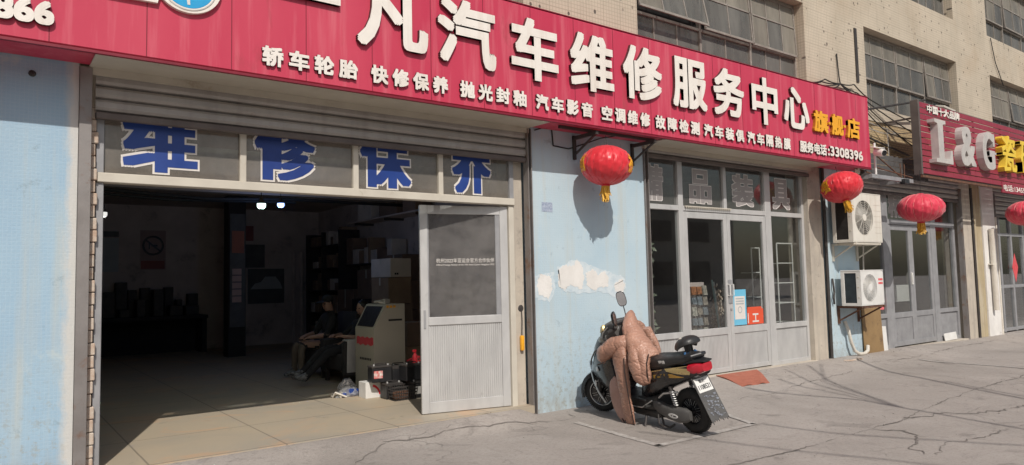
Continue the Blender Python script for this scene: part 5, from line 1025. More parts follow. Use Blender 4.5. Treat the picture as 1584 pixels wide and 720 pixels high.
# armchair
cloth = pm("beige_cloth", (.30, .25, .20), (.25, .205, .165), 6, .9, 0, .3, 60); whitecloth = pm("white_cloth", (.58, .56, .53), (.5, .48, .46), 6, .9, 0, .3, 40)
def armchair(label, x, y, rot, draped):
    T = thing("armchair", label, "armchair", (x, y, .104), (0, 0, rot)); bm_ = M['wallin_dark']
    mb = MB(); mb.bb(-.32, .30, -.30, .30, .18, .42, .05); mb.build("seat", bm_, T, local=True)
    mb = MB(); mb.box((.34, 0, .62), (.16, .62, .70), (0, .18, 0), .05); mb.build("backrest", bm_, T, local=True)
    for s_ in (-1, 1):
        mb = MB(); mb.bb(-.32, .34, s_ * .37 - .06, s_ * .37 + .06, .12, .60, .04); mb.build("armrest", bm_, T, local=True)
    for a in (-.26, .26):
        for b in (-.32, .32): mb = MB(); mb.bb(a - .025, a + .025, b - .025, b + .025, 0, .18); mb.build("leg", M['darkiron'], T, local=True)
    if draped: mb = MB(); mb.box((.0, -.44, .40), (.56, .018, .46), (.05, 0, 0), .006); mb.box((.0, -.37, .615), (.58, .16, .02), None, .008); mb.build("draped_cloth", whitecloth, T, local=True)
    return T
armchair("dark armchair with a white cloth over its arm beside the beige cabinet", 4.40, 3.50, 0, True)
armchair("dark armchair behind, under the man in the cap", 4.42, 4.45, .1, False)

# ---------------------------------------------------------------- two people sitting in the dark
def person(label, J, skin, cloth_of, hair_m, cap=None):
    """J: joint positions; one continuous skinned body"""
    V, E_, Rr = [], [], []
    def add(p, r, link=None):
        V.append(Vector(p)); Rr.append(r)
        if link is not None: E_.append((link, len(V) - 1))
        return len(V) - 1
    v = {k: Vector(p) for k, p in J.items()}
    pel = add(v['pelvis'], (.15, .13)); mid = add(v['pelvis'].lerp(v['chest'], .5), (.145, .12), pel); ch = add(v['chest'], (.165, .125), mid); nb = add(v['neck'], (.06, .06), ch); hd0 = add(v['neck'].lerp(v['head'], .45), (.065, .07), nb); hd = add(v['head'], (.078, .098), hd0); add(v['head'] + Vector((0, 0, .07)), (.062, .08), hd)
    for s_ in 'lr':
        sh = add(v['sh_' + s_], (.075, .075), ch); el = add(v['el_' + s_], (.05, .05), sh); add(v['el_' + s_].lerp(v['wr_' + s_], .5), (.043, .043), el); wr = add(v['wr_' + s_], (.030, .034), len(V) - 1)
        d = (v['wr_' + s_] - v['el_' + s_]).normalized(); palm = add(v['wr_' + s_] + d * .07, (.036, .022), wr); side = d.cross(Vector((0, 0, 1))).normalized()
        for k, off in enumerate((-.030, -.010, .010, .030)):
            ln = (.062, .074, .070, .055)[k]; b0 = v['wr_' + s_] + d * .085 + side * off; f1 = add(b0, .009, palm); f2 = add(b0 + d * ln * .55 + Vector((0, 0, -.010)), .0085, f1); add(b0 + d * ln * .9 + Vector((0, 0, -.030)), .007, f2)
        th = add(v['wr_' + s_] + d * .045 + side * .045 + Vector((0, 0, -.005)), .010, wr); add(v['wr_' + s_] + d * .085 + side * .052 + Vector((0, 0, -.018)), .008, th)
        hp = add(v['hip_' + s_], (.10, .10), pel); kn = add(v['kn_' + s_], (.065, .065), hp); cf = add(v['kn_' + s_].lerp(v['an_' + s_], .3), (.060, .060), kn); an = add(v['an_' + s_], (.042, .042), cf)
        ft = (v['toe_' + s_] - v['an_' + s_]); add(v['an_' + s_] + ft * .55, (.045, .038), an); add(v['toe_' + s_], (.040, .026), len(V) - 1); add(v['an_' + s_] - ft * .22, (.038, .036), an)
    me = bpy.data.meshes.new("person"); me.from_pydata([p - v['pelvis'] for p in V], E_, [])
    o = bpy.data.objects.new("person", me); COL.objects.link(o); o.location = v['pelvis']
    md = o.modifiers.new("skin", 'SKIN'); md.use_smooth_shade = True
    for i, r in enumerate(Rr): me.skin_vertices[0].data[i].radius = r if isinstance(r, tuple) else (r, r)
    me.skin_vertices[0].data[0].use_root = True
    sb = o.modifiers.new("sub", 'SUBSURF'); sb.levels = 2; sb.render_levels = 2
    bpy.context.view_layer.update(); me2 = bpy.data.meshes.new_from_object(o.evaluated_get(bpy.context.evaluated_depsgraph_get()))
    o.modifiers.clear(); o.data = me2; me2.materials.clear()
    mats, fn = cloth_of
    for m_ in mats: me2.materials.append(m_)
    for p in me2.polygons: p.material_index = fn(p.center + v['pelvis'], v); p.use_smooth = True
    tag(o, label, "person")
    H = v['head']; f = Vector(J['face']).normalized(); sd = f.cross(Vector((0, 0, 1))).normalized(); upv = sd.cross(f); rot = Matrix((f, -sd, upv)).transposed()
    mb = MB(); mb.sphere(H + Vector((0, 0, .035)), (.088, .072, .105), 20, 14, rot)
    for s_ in (-1, 1): mb.sphere(H + sd * s_ * .076 + upv * .03, (.018, .010, .030), 8, 6, rot)
    mb.sphere(H + f * .090 + upv * .018, (.018, .013, .022), 8, 6, rot); mb.sphere(H + f * .076 - upv * .025, (.012, .024, .008), 8, 6, rot); hp = mb.build("face", skin, o)
    mb = MB()
    for s_ in (-1, 1): mb.sphere(H + f * .078 + sd * s_ * .032 + upv * .045, (.010, .014, .007), 8, 6, rot)
    mb.build("eye", M['black'], hp)
    mb = MB(); mb.sphere(H - f * .014 + Vector((0, 0, .062)), (.092, .081, .092), 18, 12, rot); mb.build("hair", hair_m, o)
    if cap:
        mb = MB(); mb.sphere(H - f * .006 + Vector((0, 0, .085)), (.098, .088, .080), 18, 12, rot); mb.box(H + f * .12 + upv * .085, (.11, .14, .012), rot, .004); mb.build("cap", cap, o)
    return o
skin = pm("skin", (.42, .25, .18), (.38, .22, .16), 8, .5, 0, .03); blk = pm("black_cloth", (.018, .018, .02), (.028, .027, .028), 6, .9, 0, .2, 60); hairm = pm("black_hair", (.014, .012, .012), None, 20, .5, 0, .3); shoe = pm("dark_trainer", (.05, .05, .055), (.30, .30, .30), 26, .6, 0, 0); beige = pm("beige_trousers", (.17, .135, .105), (.14, .11, .085), 6, .9, 0, .2, 60)
def cl1(c, v):
    if min((c - v['toe_l']).length, (c - v['toe_r']).length) < .17 and c.z < .32: return 2
    if min((c - v['wr_l']).length, (c - v['wr_r']).length) < .16 and (min((c - v['wr_l']).dot(v['wr_l'] - v['el_l']), 9) > 0 or (c - v['wr_r']).dot(v['wr_r'] - v['el_r']) > 0) and min((c - v['wr_l']).length, (c - v['wr_r']).length) < .16: return 1
    if c.z > v['neck'].z + .03: return 1
    return 0
def cl2(c, v):
    k = cl1(c, v)
    if k == 0 and c.x < v['pelvis'].x - .06 and c.z < v['pelvis'].z + .16 and min((c - v['wr_l']).length, (c - v['wr_r']).length) > .2: return 3
    return k
person("man in black slouching beside the beige cabinet with his legs stretched out", dict(pelvis=(4.38, 3.50, .60), chest=(4.60, 3.48, .90), neck=(4.62, 3.47, 1.02), head=(4.53, 3.44, 1.12), sh_l=(4.55, 3.30, .92), sh_r=(4.55, 3.68, .92), el_l=(4.40, 3.18, .72), el_r=(4.40, 3.82, .74), wr_l=(4.20, 3.28, .76), wr_r=(4.20, 3.66, .76),
    hip_l=(4.30, 3.42, .57), hip_r=(4.30, 3.60, .57), kn_l=(3.98, 3.40, .54), kn_r=(3.96, 3.58, .56), an_l=(3.62, 3.38, .21), an_r=(3.60, 3.52, .24), toe_l=(3.48, 3.36, .25), toe_r=(3.47, 3.50, .30), face=(-1, -.25, -.15)), skin, ([blk, skin, shoe], cl1), hairm)
person("man in a dark cap and beige trousers sitting in the dim garage", dict(pelvis=(4.40, 4.42, .60), chest=(4.45, 4.40, .92), neck=(4.42, 4.38, 1.08), head=(4.36, 4.36, 1.19), sh_l=(4.40, 4.21, .98), sh_r=(4.40, 4.60, .98), el_l=(4.26, 4.14, .74), el_r=(4.28, 4.68, .74), wr_l=(4.08, 4.22, .72), wr_r=(4.10, 4.56, .72),
    hip_l=(4.32, 4.34, .57), hip_r=(4.32, 4.52, .57), kn_l=(3.92, 4.28, .60), kn_r=(3.92, 4.54, .60), an_l=(3.90, 4.25, .19), an_r=(3.90, 4.55, .19), toe_l=(3.74, 4.22, .14), toe_r=(3.74, 4.55, .14), face=(-.9, -.45, -.25)), skin, ([blk, skin, shoe, beige], cl2), hairm, blk)

# ---------------------------------------------------------------- inside the middle shop, behind the glass
T = thing("magazine_rack", "rack of mixed packets behind the left shop door glass", "rack", (8.72, .55, .12)); mb = MB(); mb.bb(8.50, 8.86, .62, .66, .12, 1.42); mb.build("back", M['wallin'], T)
rg = random.Random(31); cols = [(.55, .50, .42), (.42, .36, .30), (.50, .20, .08), (.30, .33, .36), (.62, .58, .50)]; pmats = [pm("packet_print", c, tuple(x * .4 for x in c), 28, .5, 0, 0) for c in cols]
for i in range(6):
    for k in range(3): mb = MB(); z = .45 + i * .155; mb.box((8.56 + k * .115, .58 - .01 * k, z + .07), (.10, .03, rg.uniform(.10, .15)), (R(-10), 0, rg.uniform(-.1, .1))); mb.build("packet", pmats[rg.randrange(5)], T)
T = thing("dried_flowers", "bunch of dried brown stems standing behind the shop door glass", "plant", (9.05, .6, .12)); mb = MB(); lf = MB()
for i in range(26):
    a = rg.uniform(0, 6.28); q = rg.uniform(.02, .17); top = (9.05 + q * math.cos(a), .55 + q * .5 * math.sin(a), rg.uniform(.75, 1.38)); mb.tube([(9.05 + q * .2 * math.cos(a), .56, .12), (9.05 + q * .8 * math.cos(a), .56, .6), top], .004, 4)
    for k in range(5): c = Vector(top) + Vector((rg.uniform(-.04, .04), rg.uniform(-.03, .03), rg.uniform(-.12, .03))); lf.sphere(c, (.018, .012, .022), 5, 4)
mb.build("stem", M['board'], T); lf.build("flower", M['brickrubble'], T)
T = thing("broom", "pale green broom handles leaning beside the dried stems", "broom", (8.98, .5, .12)); mb = MB(); mb.tube([(8.96, .42, .5), (8.90, .5, 1.45)], .012, 6); mb.build("handle", pm("mint_plastic", (.35, .50, .47), None, 5, .5), T); mb = MB(); mb.tube([(9.02, .45, .4), (8.97, .52, 1.42)], .010, 6); mb.build("handle", M['white'], T)
T = thing("climbing_plant", "variegated climbing plant behind the left fixed shop pane", "plant", (7.2, .35, .12)); mb = MB(); mb.tube([(7.27, .26, .12), (7.30, .27, .9), (7.26, .26, 2.0)], .006, 5); mb.build("stem", M['board'], T); lf = MB()
for i in range(46):
    z = rg.uniform(.55, 2.0); c = Vector((7.27 + rg.uniform(-.06, .08), .27 + rg.uniform(-.05, .05), z)); a, b = rg.uniform(0, 6.28), rg.uniform(-.8, .8); u = Vector((math.cos(a), math.sin(a) * .6, b)).normalized() * .055; w = u.cross(Vector((0, 1, .3))).normalized() * .022
    lf.add([c - u, c + w, c + u, c - w, c + Vector((0, .004, 0))], [(0, 1, 4), (1, 2, 4), (2, 3, 4), (3, 0, 4)])
lf.build("leaf", pm("grey_green_leaf", (.12, .16, .09), (.38, .40, .32), 22, .5, 0, 0), T)
def rack(label, x0, x1, y, z0, z1, n):
    T = thing("wire_stand", label, "stand", ((x0 + x1) / 2, y, .125)); mb = MB()
    for x in (x0, x1): mb.tube([(x, y, .125), (x, y, z1)], .012, 6)
    mb.tube([(x0, y, z1), (x1, y, z1)], .012, 6); mb.build("post", M['white'], T)
    for i in range(n): mb = MB(); z = z0 + (z1 - z0) * i / n; mb.tube([(x0, y, z), (x1, y, z)], .010, 6); mb.tube([(x0, y, z), (x0 + .06, y + .25, z), (x1 + .02, y + .25, z), (x1, y, z)], .007, 5); mb.build("rail", M['white'], T)
rack("white tubular display stand behind the right shop door", 10.00, 10.22, .55, .75, 1.95, 3); rack("white tubular display stand behind the right fixed pane", 10.42, 10.86, .36, .72, 2.02, 4)
for nm, lb, x0, x1, z0, z1, y, m_ in (("poster", "dim framed picture on the back wall of the middle shop", 8.9, 9.5, 1.75, 2.25, 4.48, dimw), ("poster", "pale paper sheet pinned in the middle shop above the counter", 9.9, 10.3, 1.6, 2.2, 4.47, pale)):
    poster(nm, lb, x0, x1, z0, z1, m_, y)
T = thing("desk", "low dark desk with papers inside the middle shop", "desk", (8.2, 2.6, .125)); mb = MB(); mb.bb(7.3, 9.0, 2.3, 2.9, .80, .84, .004); mb.bb(7.3, 7.36, 2.34, 2.86, .125, .8); mb.bb(8.94, 9.0, 2.34, 2.86, .125, .8); mb.bb(7.36, 8.94, 2.84, 2.86, .3, .8); mb.build("table", cartd, T); mb = MB(); mb.box((7.9, 2.55, .86), (.3, .21, .03), (0, 0, .3)); mb.build("paper_stack", M['pvc'], T)
T = thing("shop_shelf", "dim stocked shelf across the back of the middle shop", "shelf", (9, 4.5, .1)); mb = MB(); mb.bb(7.3, 11.0, 4.9, 4.95, .12, 2.4); mb.build("back", M['wallin'], T)
for i in range(4): mb = MB(); mb.bb(7.3, 10.9, 4.5, 4.9, .5 + i * .5, .53 + i * .5); mb.build("shelf_board", M['wallin'], T)
mb = MB()
for i in range(4):
    for k in range(16): x = 7.4 + k * .21; mb.bb(x, x + rg.uniform(.1, .19), 4.55, 4.8, .532 + i * .5, .53 + i * .5 + rg.uniform(.12, .36))
o = mb.build("goods", pm("dim_goods", (.20, .15, .13), (.07, .08, .10), 5, .6, 0, 0), T, smooth=False); o['kind'] = 'stuff'
T = thing("shop_counter", "long white counter inside the tile shop", "counter", (16.5, 1.4, .1)); mb = MB(); mb.bb(14.6, 16.9, 1.15, 1.75, .85, 1.22, .01); mb.bb(14.6, 16.9, 1.2, 1.7, .1, .62, .01); mb.build("body", M['white'], T); mb = MB(); mb.bb(14.58, 16.92, 1.18, 1.72, .62, .85); mb.build("dark_band", M['darkiron'], T)
mb = MB(); mb.tube([(14.45, .6, .1), (14.46, .62, 2.9)], .02, 6); tag(mb.build("display_pole", M['alu'], None), "thin metal pole standing inside the tile shop doorway", "pole")

# ---------------------------------------------------------------- the electric scooter (local: x forward, y to its left, z up)
SLOC, SROT = (5.57, -1.83, 0.004), (R(-9), 0, R(83.4))
SCO = thing("electric_scooter", "black and gold electric scooter parked nose to the wall with a backrest and rear plate", "scooter", SLOC, SROT)
def loft(mb, secs, n=28, ex=2.6):
    """sections (x, zc, half width, half height[, exponent[, yc[, slant]]])"""
    rs = []
    for s in secs:
        x, zc, hw, hh = s[:4]; e = s[4] if len(s) > 4 and s[4] else ex; yc = s[5] if len(s) > 5 else 0; sl_ = s[6] if len(s) > 6 else 0; ring = []
        for k in range(n):
            a = 2 * math.pi * k / n; c, d = math.cos(a), math.sin(a)
            zz = hh * math.copysign(abs(d) ** (2 / e), d); ring.append(Vector((x + sl_ * zz, yc + hw * math.copysign(abs(c) ** (2 / e), c), zc + zz)))
        rs.append(ring)
    return mb.rings(rs, True)
blackp = pm("scuffed_black_plastic", (.018, .018, .019), (.03, .029, .028), 5, .48, 0, .08, 70, dirt=(.07, .065, .06), ds=6, dthr=.62)
seatm = pm("black_vinyl", (.022, .022, .023), (.032, .031, .031), 6, .42, 0, .25, 140)
goldp = pm("champagne_gold_plastic", (.50, .38, .18), (.44, .33, .15), 5, .32, .4, .02)
redl = pm("red_tail_lens", (.50, .012, .03), (.40, .01, .022), 30, .18, 0, .08, 60, coat=.6)
silver = pm("brushed_silver", (.55, .55, .54), (.45, .45, .45), 9, .35, .8, .05, 120)
greyp = pm("dark_grey_plastic", (.075, .072, .07), (.10, .097, .092), 7, .5, 0, .1, 90, dirt=(.16, .15, .14), ds=9, dthr=.62)
# wheels
def wheel(name, c, axis, Rr, rt, sy, stripe, n_sp):
    c = Vector(c); ax = Vector(axis).normalized(); a = ax.orthogonal().normalized()
    if abs(a.z) > .9: a = ax.cross(a)
    b = ax.cross(a)
    mb = MB(); mb.torus(c, ax, Rr - rt, rt, 48, 14, sy)
    for k in range(60):        # tread blocks
        t = 2 * math.pi * k / 60; d = a * math.cos(t) + b * math.sin(t)
        for s_ in (-1, 1): mb.box(c + d * (Rr - .002) + ax * s_ * rt * .38, (.010, .012, .008), Matrix((d, d.cross(ax), ax)).transposed())
    w = mb.build(name, M['rubber'], SCO, local=True)
    mb = MB(); rr = Rr - rt * 1.75
    mb.lathe([(rr + .012, -.035), (rr, -.03), (rr - .012, -.018), (.06, -.012), (.045, -.05), (0, -.05)], c, ax, 36); mb.lathe([(rr + .012, .035), (rr, .03), (rr - .012, .018), (.06, .012), (.045, .05), (0, .05)], c, ax, 36); mb.lathe([(rr + .012, -.035), (rr + .012, .035)], c, ax, 36)
    mb.build("rim", M['blackgloss'], w, local=True)
    mb = MB()
    for k in range(n_sp):
        t = 2 * math.pi * k / n_sp; d = a * math.cos(t) + b * math.sin(t); e = d.cross(ax)
        for s_ in (1,):
            for q in (-1, 1): mb.box(c + d * (rr * .66) + ax * s_ * .0225 + e * q * .012, (rr * .46, .0035, .003), Matrix((d, e, ax)).transposed())
    if stripe:
        for s_ in (1, -1): mb.torus(c + ax * s_ * .0335, ax, rr + .006, .0045, 40, 6, .4)
    mb.build("rim_stripe", silver, w, local=True); return w
wheel("rear_wheel", (.0, 0, .218), (0, 1, 0), .218, .052, .92, False, 9)
st_a = R(27); sd = Vector((-math.sin(st_a), math.cos(st_a), 0)); sf = Vector((math.cos(st_a), math.sin(st_a), 0))
FW = Vector((1.44, .0, .215)); wheel("front_wheel", FW, sd, .215, .046, .85, True, 7)
mb = MB()
for s_ in (1, -1): mb.tube([FW + sd * s_ * .075, FW + sd * s_ * .075 + Vector((-.06, 0, .20)), Vector((1.28, 0, .52)) + sd * s_ * .06], [.020, .022, .018], 10)
mb.tube([Vector((1.30, 0, .46)), Vector((1.12, 0, .95))], .026, 10); mb.cyl(FW - sd * .085, FW + sd * .085, .012); mb.build("fork", M['darkiron'], SCO, local=True)
mb = MB(); rs = []
for i in range(13):
    t = R(-12 + i * 13.5); q = .245; cc = FW + sf * (q * math.cos(t)) + Vector((0, 0, q * math.sin(t))); o_ = (sf * math.cos(t) + Vector((0, 0, math.sin(t)))); hw = .058 - .012 * abs(i - 5) / 6
    rs.append([cc - sd * hw - o_ * .035, cc - sd * hw * .8 + o_ * .008, cc + o_ * .018, cc + sd * hw * .8 + o_ * .008, cc + sd * hw - o_ * .035, cc + sd * hw * .7 - o_ * .01, cc, cc - sd * hw * .7 - o_ * .01])
mb.rings(rs, True); fd = mb.build("front_mudguard", M['blackgloss'], SCO, local=True)
mb = MB(); rs = []
for i in range(4):
    t = R(-14 + i * 8); q = .252; cc = FW + sf * (q * math.cos(t)) + Vector((0, 0, q * math.sin(t))); o_ = (sf * math.cos(t) + Vector((0, 0, math.sin(t)))); hw = .054
    rs.append([cc - sd * hw - o_ * .02, cc + o_ * .020, cc + sd * hw - o_ * .02, cc + o_ * .006])
mb.rings(rs, True); mb.build("silver_tip", silver, fd, local=True)
# front fairing / leg shield
mb = MB(); loft(mb, [(.98, .62, .16, .30, 3, 0, .18), (1.06, .60, .185, .33, 3, 0, .2), (1.16, .58, .185, .32, 2.8, 0, .2), (1.27, .56, .155, .27, 2.5, 0, .15), (1.38, .52, .11, .19, 2.3, 0, .0), (1.48, .475, .065, .11, 2.2), (1.55, .45, .02, .05, 2)], 32)
fair = mb.build("front_fairing", M['blackgloss'], SCO, local=True)
def stripe(name, pts, w, mat, par, th=.004, upv=(0, 1, 0)):
    mb = MB(); mb.tube(pts, [(w, th)] * len(pts), 6, updir=None, cap=True); return mb.build(name, mat, par, local=True)
stripe("silver_edge", [(1.52, .055, .46), (1.40, .125, .38), (1.27, .172, .28), (1.14, .190, .18)], .016, silver, fair, .010)
stripe("silver_edge", [(1.48, .07, .55), (1.36, .135, .64), (1.22, .18, .74), (1.10, .19, .80)], .010, greyp, fair, .008)
mb = MB(); mb.box((1.33, .150, .37), (.075, .012, .05), (0, R(35), R(-32)), .004); mb.build("decal", M['white'], fair, local=True)
mb = MB(); mb.lathe([(0, .012), (.026, .010), (.03, 0)], (1.22, .178, .545), (.35, 1, 0), 20); mb.build("round_emblem", silver, fair, local=True)
# headlamp cowl and dash
mb = MB(); loft(mb, [(.86, .985, .14, .09, 2.6, 0, .1), (.95, .97, .17, .115, 2.6, 0, .1), (1.05, .93, .165, .12, 2.5, 0, .1), (1.14, .885, .13, .10, 2.3), (1.21, .855, .08, .065, 2.2), (1.24, .84, .03, .03, 2)], 28); cw = mb.build("headlamp_cowl", greyp, SCO, local=True)
mb = MB(); mb.sphere((1.13, .085, .86), (.10, .07, .06), 16, 10, Euler((0, .3, -.4)).to_matrix()); mb.build("headlamp", pm("smoky_lens", (.30, .30, .27), (.24, .24, .22), 5, .15, 0, 0, coat=.5), cw, local=True)
mb = MB(); mb.box((1.06, .135, .99), (.10, .05, .075), (R(20), R(25), R(-15)), .02); mb.build("gold_trim", goldp, cw, local=True)
mb = MB(); mb.box((.90, .0, 1.055), (.10, .17, .03), (0, R(-28), 0), .012); mb.build("dash_panel", M['blackgloss'], cw, local=True)
mb = MB(); mb.torus((.89, .10, 1.01), (-.6, .6, .5), .035, .006, 20, 6); mb.tube([(.93, .17, 1.02), (1.0, .19, .96), (1.05, .17, .90)], .008, 6); mb.tube([(.90, .16, 1.0), (.95, .20, .93), (1.0, .15, .84)], .006, 6); mb.build("cable_loop", silver, cw, local=True)
# handlebar, steered to the left
hb = Vector((.92, 0, 1.0)); mb = MB(); mb.tube([hb - sd * .34, hb - sd * .12, hb + sd * .12, hb + sd * .34], .013, 8)
hbar = mb.build("handlebar", M['darkiron'], SCO, local=True)
for s_ in (1, -1): mb = MB(); mb.tube([hb + sd * s_ * .22, hb + sd * s_ * .35], .019, 10); mb.cyl(hb + sd * s_ * .35, hb + sd * s_ * .365, .023); mb.build("grip", M['rubber'], hbar, local=True)
def mirror(base, stem, head, nrm, up_, w, h):
    mb = MB(); mb.tube([base, stem, head], [.006, .0055, .005], 8); mr = mb.build("mirror", M['black'], SCO, local=True)
    n_ = Vector(nrm).normalized(); u = Vector(up_); u = (u - n_ * u.dot(n_)).normalized(); s_ = n_.cross(u)
    mb = MB(); rs = []
    for (k, t) in ((.35, -.028), (.8, -.02), (1, -.004), (1, .004), (.93, .008)):
        rs.append([Vector(head) + s_ * (w * k * math.copysign(abs(math.cos(a)) ** .7, math.cos(a))) + u * (h * k * math.copysign(abs(math.sin(a)) ** .7, math.sin(a))) + n_ * t for a in [2 * math.pi * i / 24 for i in range(24)]])
    mb.rings(rs, True); mb.build("mirror_shell", M['blackgloss'], mr, local=True)
    mb = MB(); mb.rings([[Vector(head) + s_ * (w * .9 * math.copysign(abs(math.cos(a)) ** .7, math.cos(a))) + u * (h * .9 * math.copysign(abs(math.sin(a)) ** .7, math.sin(a))) + n_ * t for a in [2 * math.pi * i / 24 for i in range(24)]] for t in (.0085, .0095)], True)
    mb.build("mirror_glass", pm("mirror_silvering", (.75, .80, .85), None, 5, .06, 1.0, 0), mr, local=True)
mirror(hb - sd * .17 + Vector((0, 0, .01)), hb - sd * .19 + Vector((.02, 0, .13)), hb - sd * .165 + Vector((.03, 0, .27)), (-.75, .65, -.05), (.05, .15, 1), .052, .085)
mirror(hb + sd * .20 + Vector((0, 0, .01)), hb + sd * .20 + Vector((-.02, 0, .05)), hb + sd * .20 + Vector((-.05, 0, .12)), (-.95, -.62, .1), (.35, .1, 1), .050, .080)
# floor board, belly, side panels, tail
mb = MB(); loft(mb, [(.36, .27, .13, .09, 4), (.48, .25, .15, .075, 4), (.72, .235, .155, .06, 4), (.95, .25, .15, .065, 4), (1.08, .30, .13, .08, 3)], 28); mb.bb(.50, .98, -.165, .165, .275, .295, .006); mb.build("footboard", blackp, SCO, local=True)
mb = MB(); loft(mb, [(.30, .17, .09, .05, 3), (.45, .14, .12, .055, 3), (.75, .14, .12, .05, 3), (.92, .17, .09, .04, 3)], 20); mb.build("battery_tray", blackp, SCO, local=True)
stripe("chrome_rail", [(.40, .165, .30), (.55, .178, .215), (.80, .178, .205), (.92, .165, .25)], .007, silver, SCO, .007)
mb = MB(); loft(mb, [(.60, .40, .10, .14, 3, 0, -.35), (.50, .44, .135, .17, 3, 0, -.3), (.36, .50, .16, .155, 3, 0, -.2), (.18, .555, .165, .125, 3), (.0, .595, .155, .095, 3), (-.13, .625, .125, .075, 3), (-.22, .645, .095, .06, 3)], 32); side = mb.build("rear_body", M['blackgloss'], SCO, local=True)
def panel(name, poly, mat, par, yo=.0, bulge=None):
    """outline in side view, laid just proud of the left and right body sides"""
    mb = MB()
    for s_ in (1, -1):
        f_ = lambda u, w, t, s_=s_: Vector((u, s_ * ((bulge(u, w) if bulge else .165) + yo + t), w)); mb.prism(poly, f_, 0, .005)
    return mb.build(name, mat, par, local=True, smooth=False)
def bw(u, w):       # half width of the rear body near its shoulder at x = u
    X = (-.27, -.22, -.13, 0, .18, .36, .5, .6); Wd = (.075, .095, .125, .155, .165, .16, .135, .10); Zc = (.65, .645, .625, .595, .555, .50, .44, .40); Hh = (.05, .06, .075, .095, .125, .155, .17, .14)
    for i in range(7):
        if X[i] <= u <= X[i + 1]:
            t = (u - X[i]) / (X[i + 1] - X[i]); l_ = lambda A: A[i] * (1 - t) + A[i + 1] * t
            q = min(.98, abs(w - l_(Zc)) / l_(Hh)); return l_(Wd) * (1 - q ** 3) ** (1 / 3)
    return .1
def subd(poly, k=6):
    out = []
    for a, b in zip(poly, poly[1:] + poly[:1]): out += [(a[0] + (b[0] - a[0]) * i / k, a[1] + (b[1] - a[1]) * i / k) for i in range(k)]
    return out
def band(name, top, bot, mat, par, n=16, yo=.002):
    mb = MB()
    def at(pl, t):
        L_ = len(pl) - 1; i = min(int(t * L_), L_ - 1); q = t * L_ - i; return (pl[i][0] * (1 - q) + pl[i + 1][0] * q, pl[i][1] * (1 - q) + pl[i + 1][1] * q)
    for s_ in (1, -1):
        rs = []
        for k in range(n + 1):
            t = k / n; A_, B_ = at(top, t), at(bot, t); row = []
            for j in range(4): q = j / 3; u, w = A_[0] * (1 - q) + B_[0] * q, A_[1] * (1 - q) + B_[1] * q; row.append(Vector((u, s_ * (bw(u, w) + yo), w)))
            for j in (3, 0): row.append(row[j] - Vector((0, s_ * .01, 0)))
            rs.append(row)
        mb.rings(rs, True)
    return mb.build(name, mat, par, local=True)
band("gold_panel", [(.16, .645), (.0, .668), (-.10, .683), (-.16, .690)], [(.13, .622), (.0, .612), (-.09, .606), (-.15, .608)], goldp, side)
band("gold_stripe", [(.50, .572), (.36, .600), (.20, .632)], [(.50, .562), (.36, .591), (.20, .625)], goldp, side)
band("white_stripe", [(.50, .602), (.36, .628), (.20, .654), (.08, .664)], [(.50, .592), (.36, .619), (.20, .648), (.08, .661)], silver, side)
band("amber_arrow", [(.46, .545), (.30, .572), (.12, .604), (.04, .600), (-.08, .580)], [(.46, .505), (.30, .535), (.12, .562), (.04, .568), (-.08, .578)], pm("amber_decal", (.46, .27, .05), (.40, .22, .04), 8, .4, 0, 0), side)
mb = MB(); fnS = lambda u, w, t: Vector((.46 - u, bw(.46 - u, .508 + w + u * .17) + .007 + t, .508 + w + u * .17)); letters(mb, "LC65", .12, .37, -.012, .040, .003, .005, fnS); mb.build("model_lettering", M['black'], side, local=True, smooth=False)
# seat
mb = MB(); loft(mb, [(.62, .640, .10, .05, 3), (.54, .655, .13, .065, 3), (.40, .668, .145, .072, 3), (.22, .690, .155, .066, 3), (.06, .722, .150, .060, 3), (-.08, .745, .130, .048, 3), (-.17, .758, .085, .030, 3)], 28); seat = mb.build("seat", seatm, SCO, local=True)
mb = MB()
for i in range(2): mb.box((.20 - i * .045, .1545, .705 + i * .004), (.036, .004, .030), (R(-12), R(7), R(3)))
mb.build("seat_print", M['white'], seat, local=True)
# backrest pad on its post
mb = MB(); rs = []
for i in range(9):
    t = math.pi * i / 8 - math.pi / 2; rs.append([Vector((-.06 + .13 * math.cos(a) * math.cos(t * .999) - .02, .15 * math.sin(t), .845 + .085 * math.cos(t) ** .6 * max(-.12, math.sin(a)))) for a in [2 * math.pi * k / 20 for k in range(20)]])
mb = MB(); prof2 = []
for i in range(15):
    y = -.125 + .25 * i / 14; q = max(.02, 1 - (abs(y) / .126) ** 2.6) ** .5; ring = []
    for k in range(22):
        a = 2 * math.pi * k / 22; c, s_ = math.cos(a), math.sin(a); ring.append(Vector((-.055 + .115 * q * c, y, .868 + (.082 * q * s_ if s_ > 0 else .012 * s_) - .025 * c - .02 * (1 - q))))
    prof2.append(ring)
mb.rings(prof2, True); bk = mb.build("backrest", seatm, SCO, local=True)
mb = MB(); mb.box((-.045, .06, .937), (.05, .04, .004), (R(-16), R(10), 0)); mb.box((-.045, .025, .944), (.05, .02, .004), (R(-10), R(10), 0)); mb.build("sewn_label", M['pvc'], bk, local=True)
mb = MB(); mb.tube([(-.07, 0, .76), (-.06, 0, .87)], .022, 10); mb.tube([(-.07, .04, .75), (-.06, .04, .86)], .012, 8); mb.tube([(-.07, -.04, .75), (-.06, -.04, .86)], .012, 8); mb.build("backrest_post", M['black'], SCO, local=True)
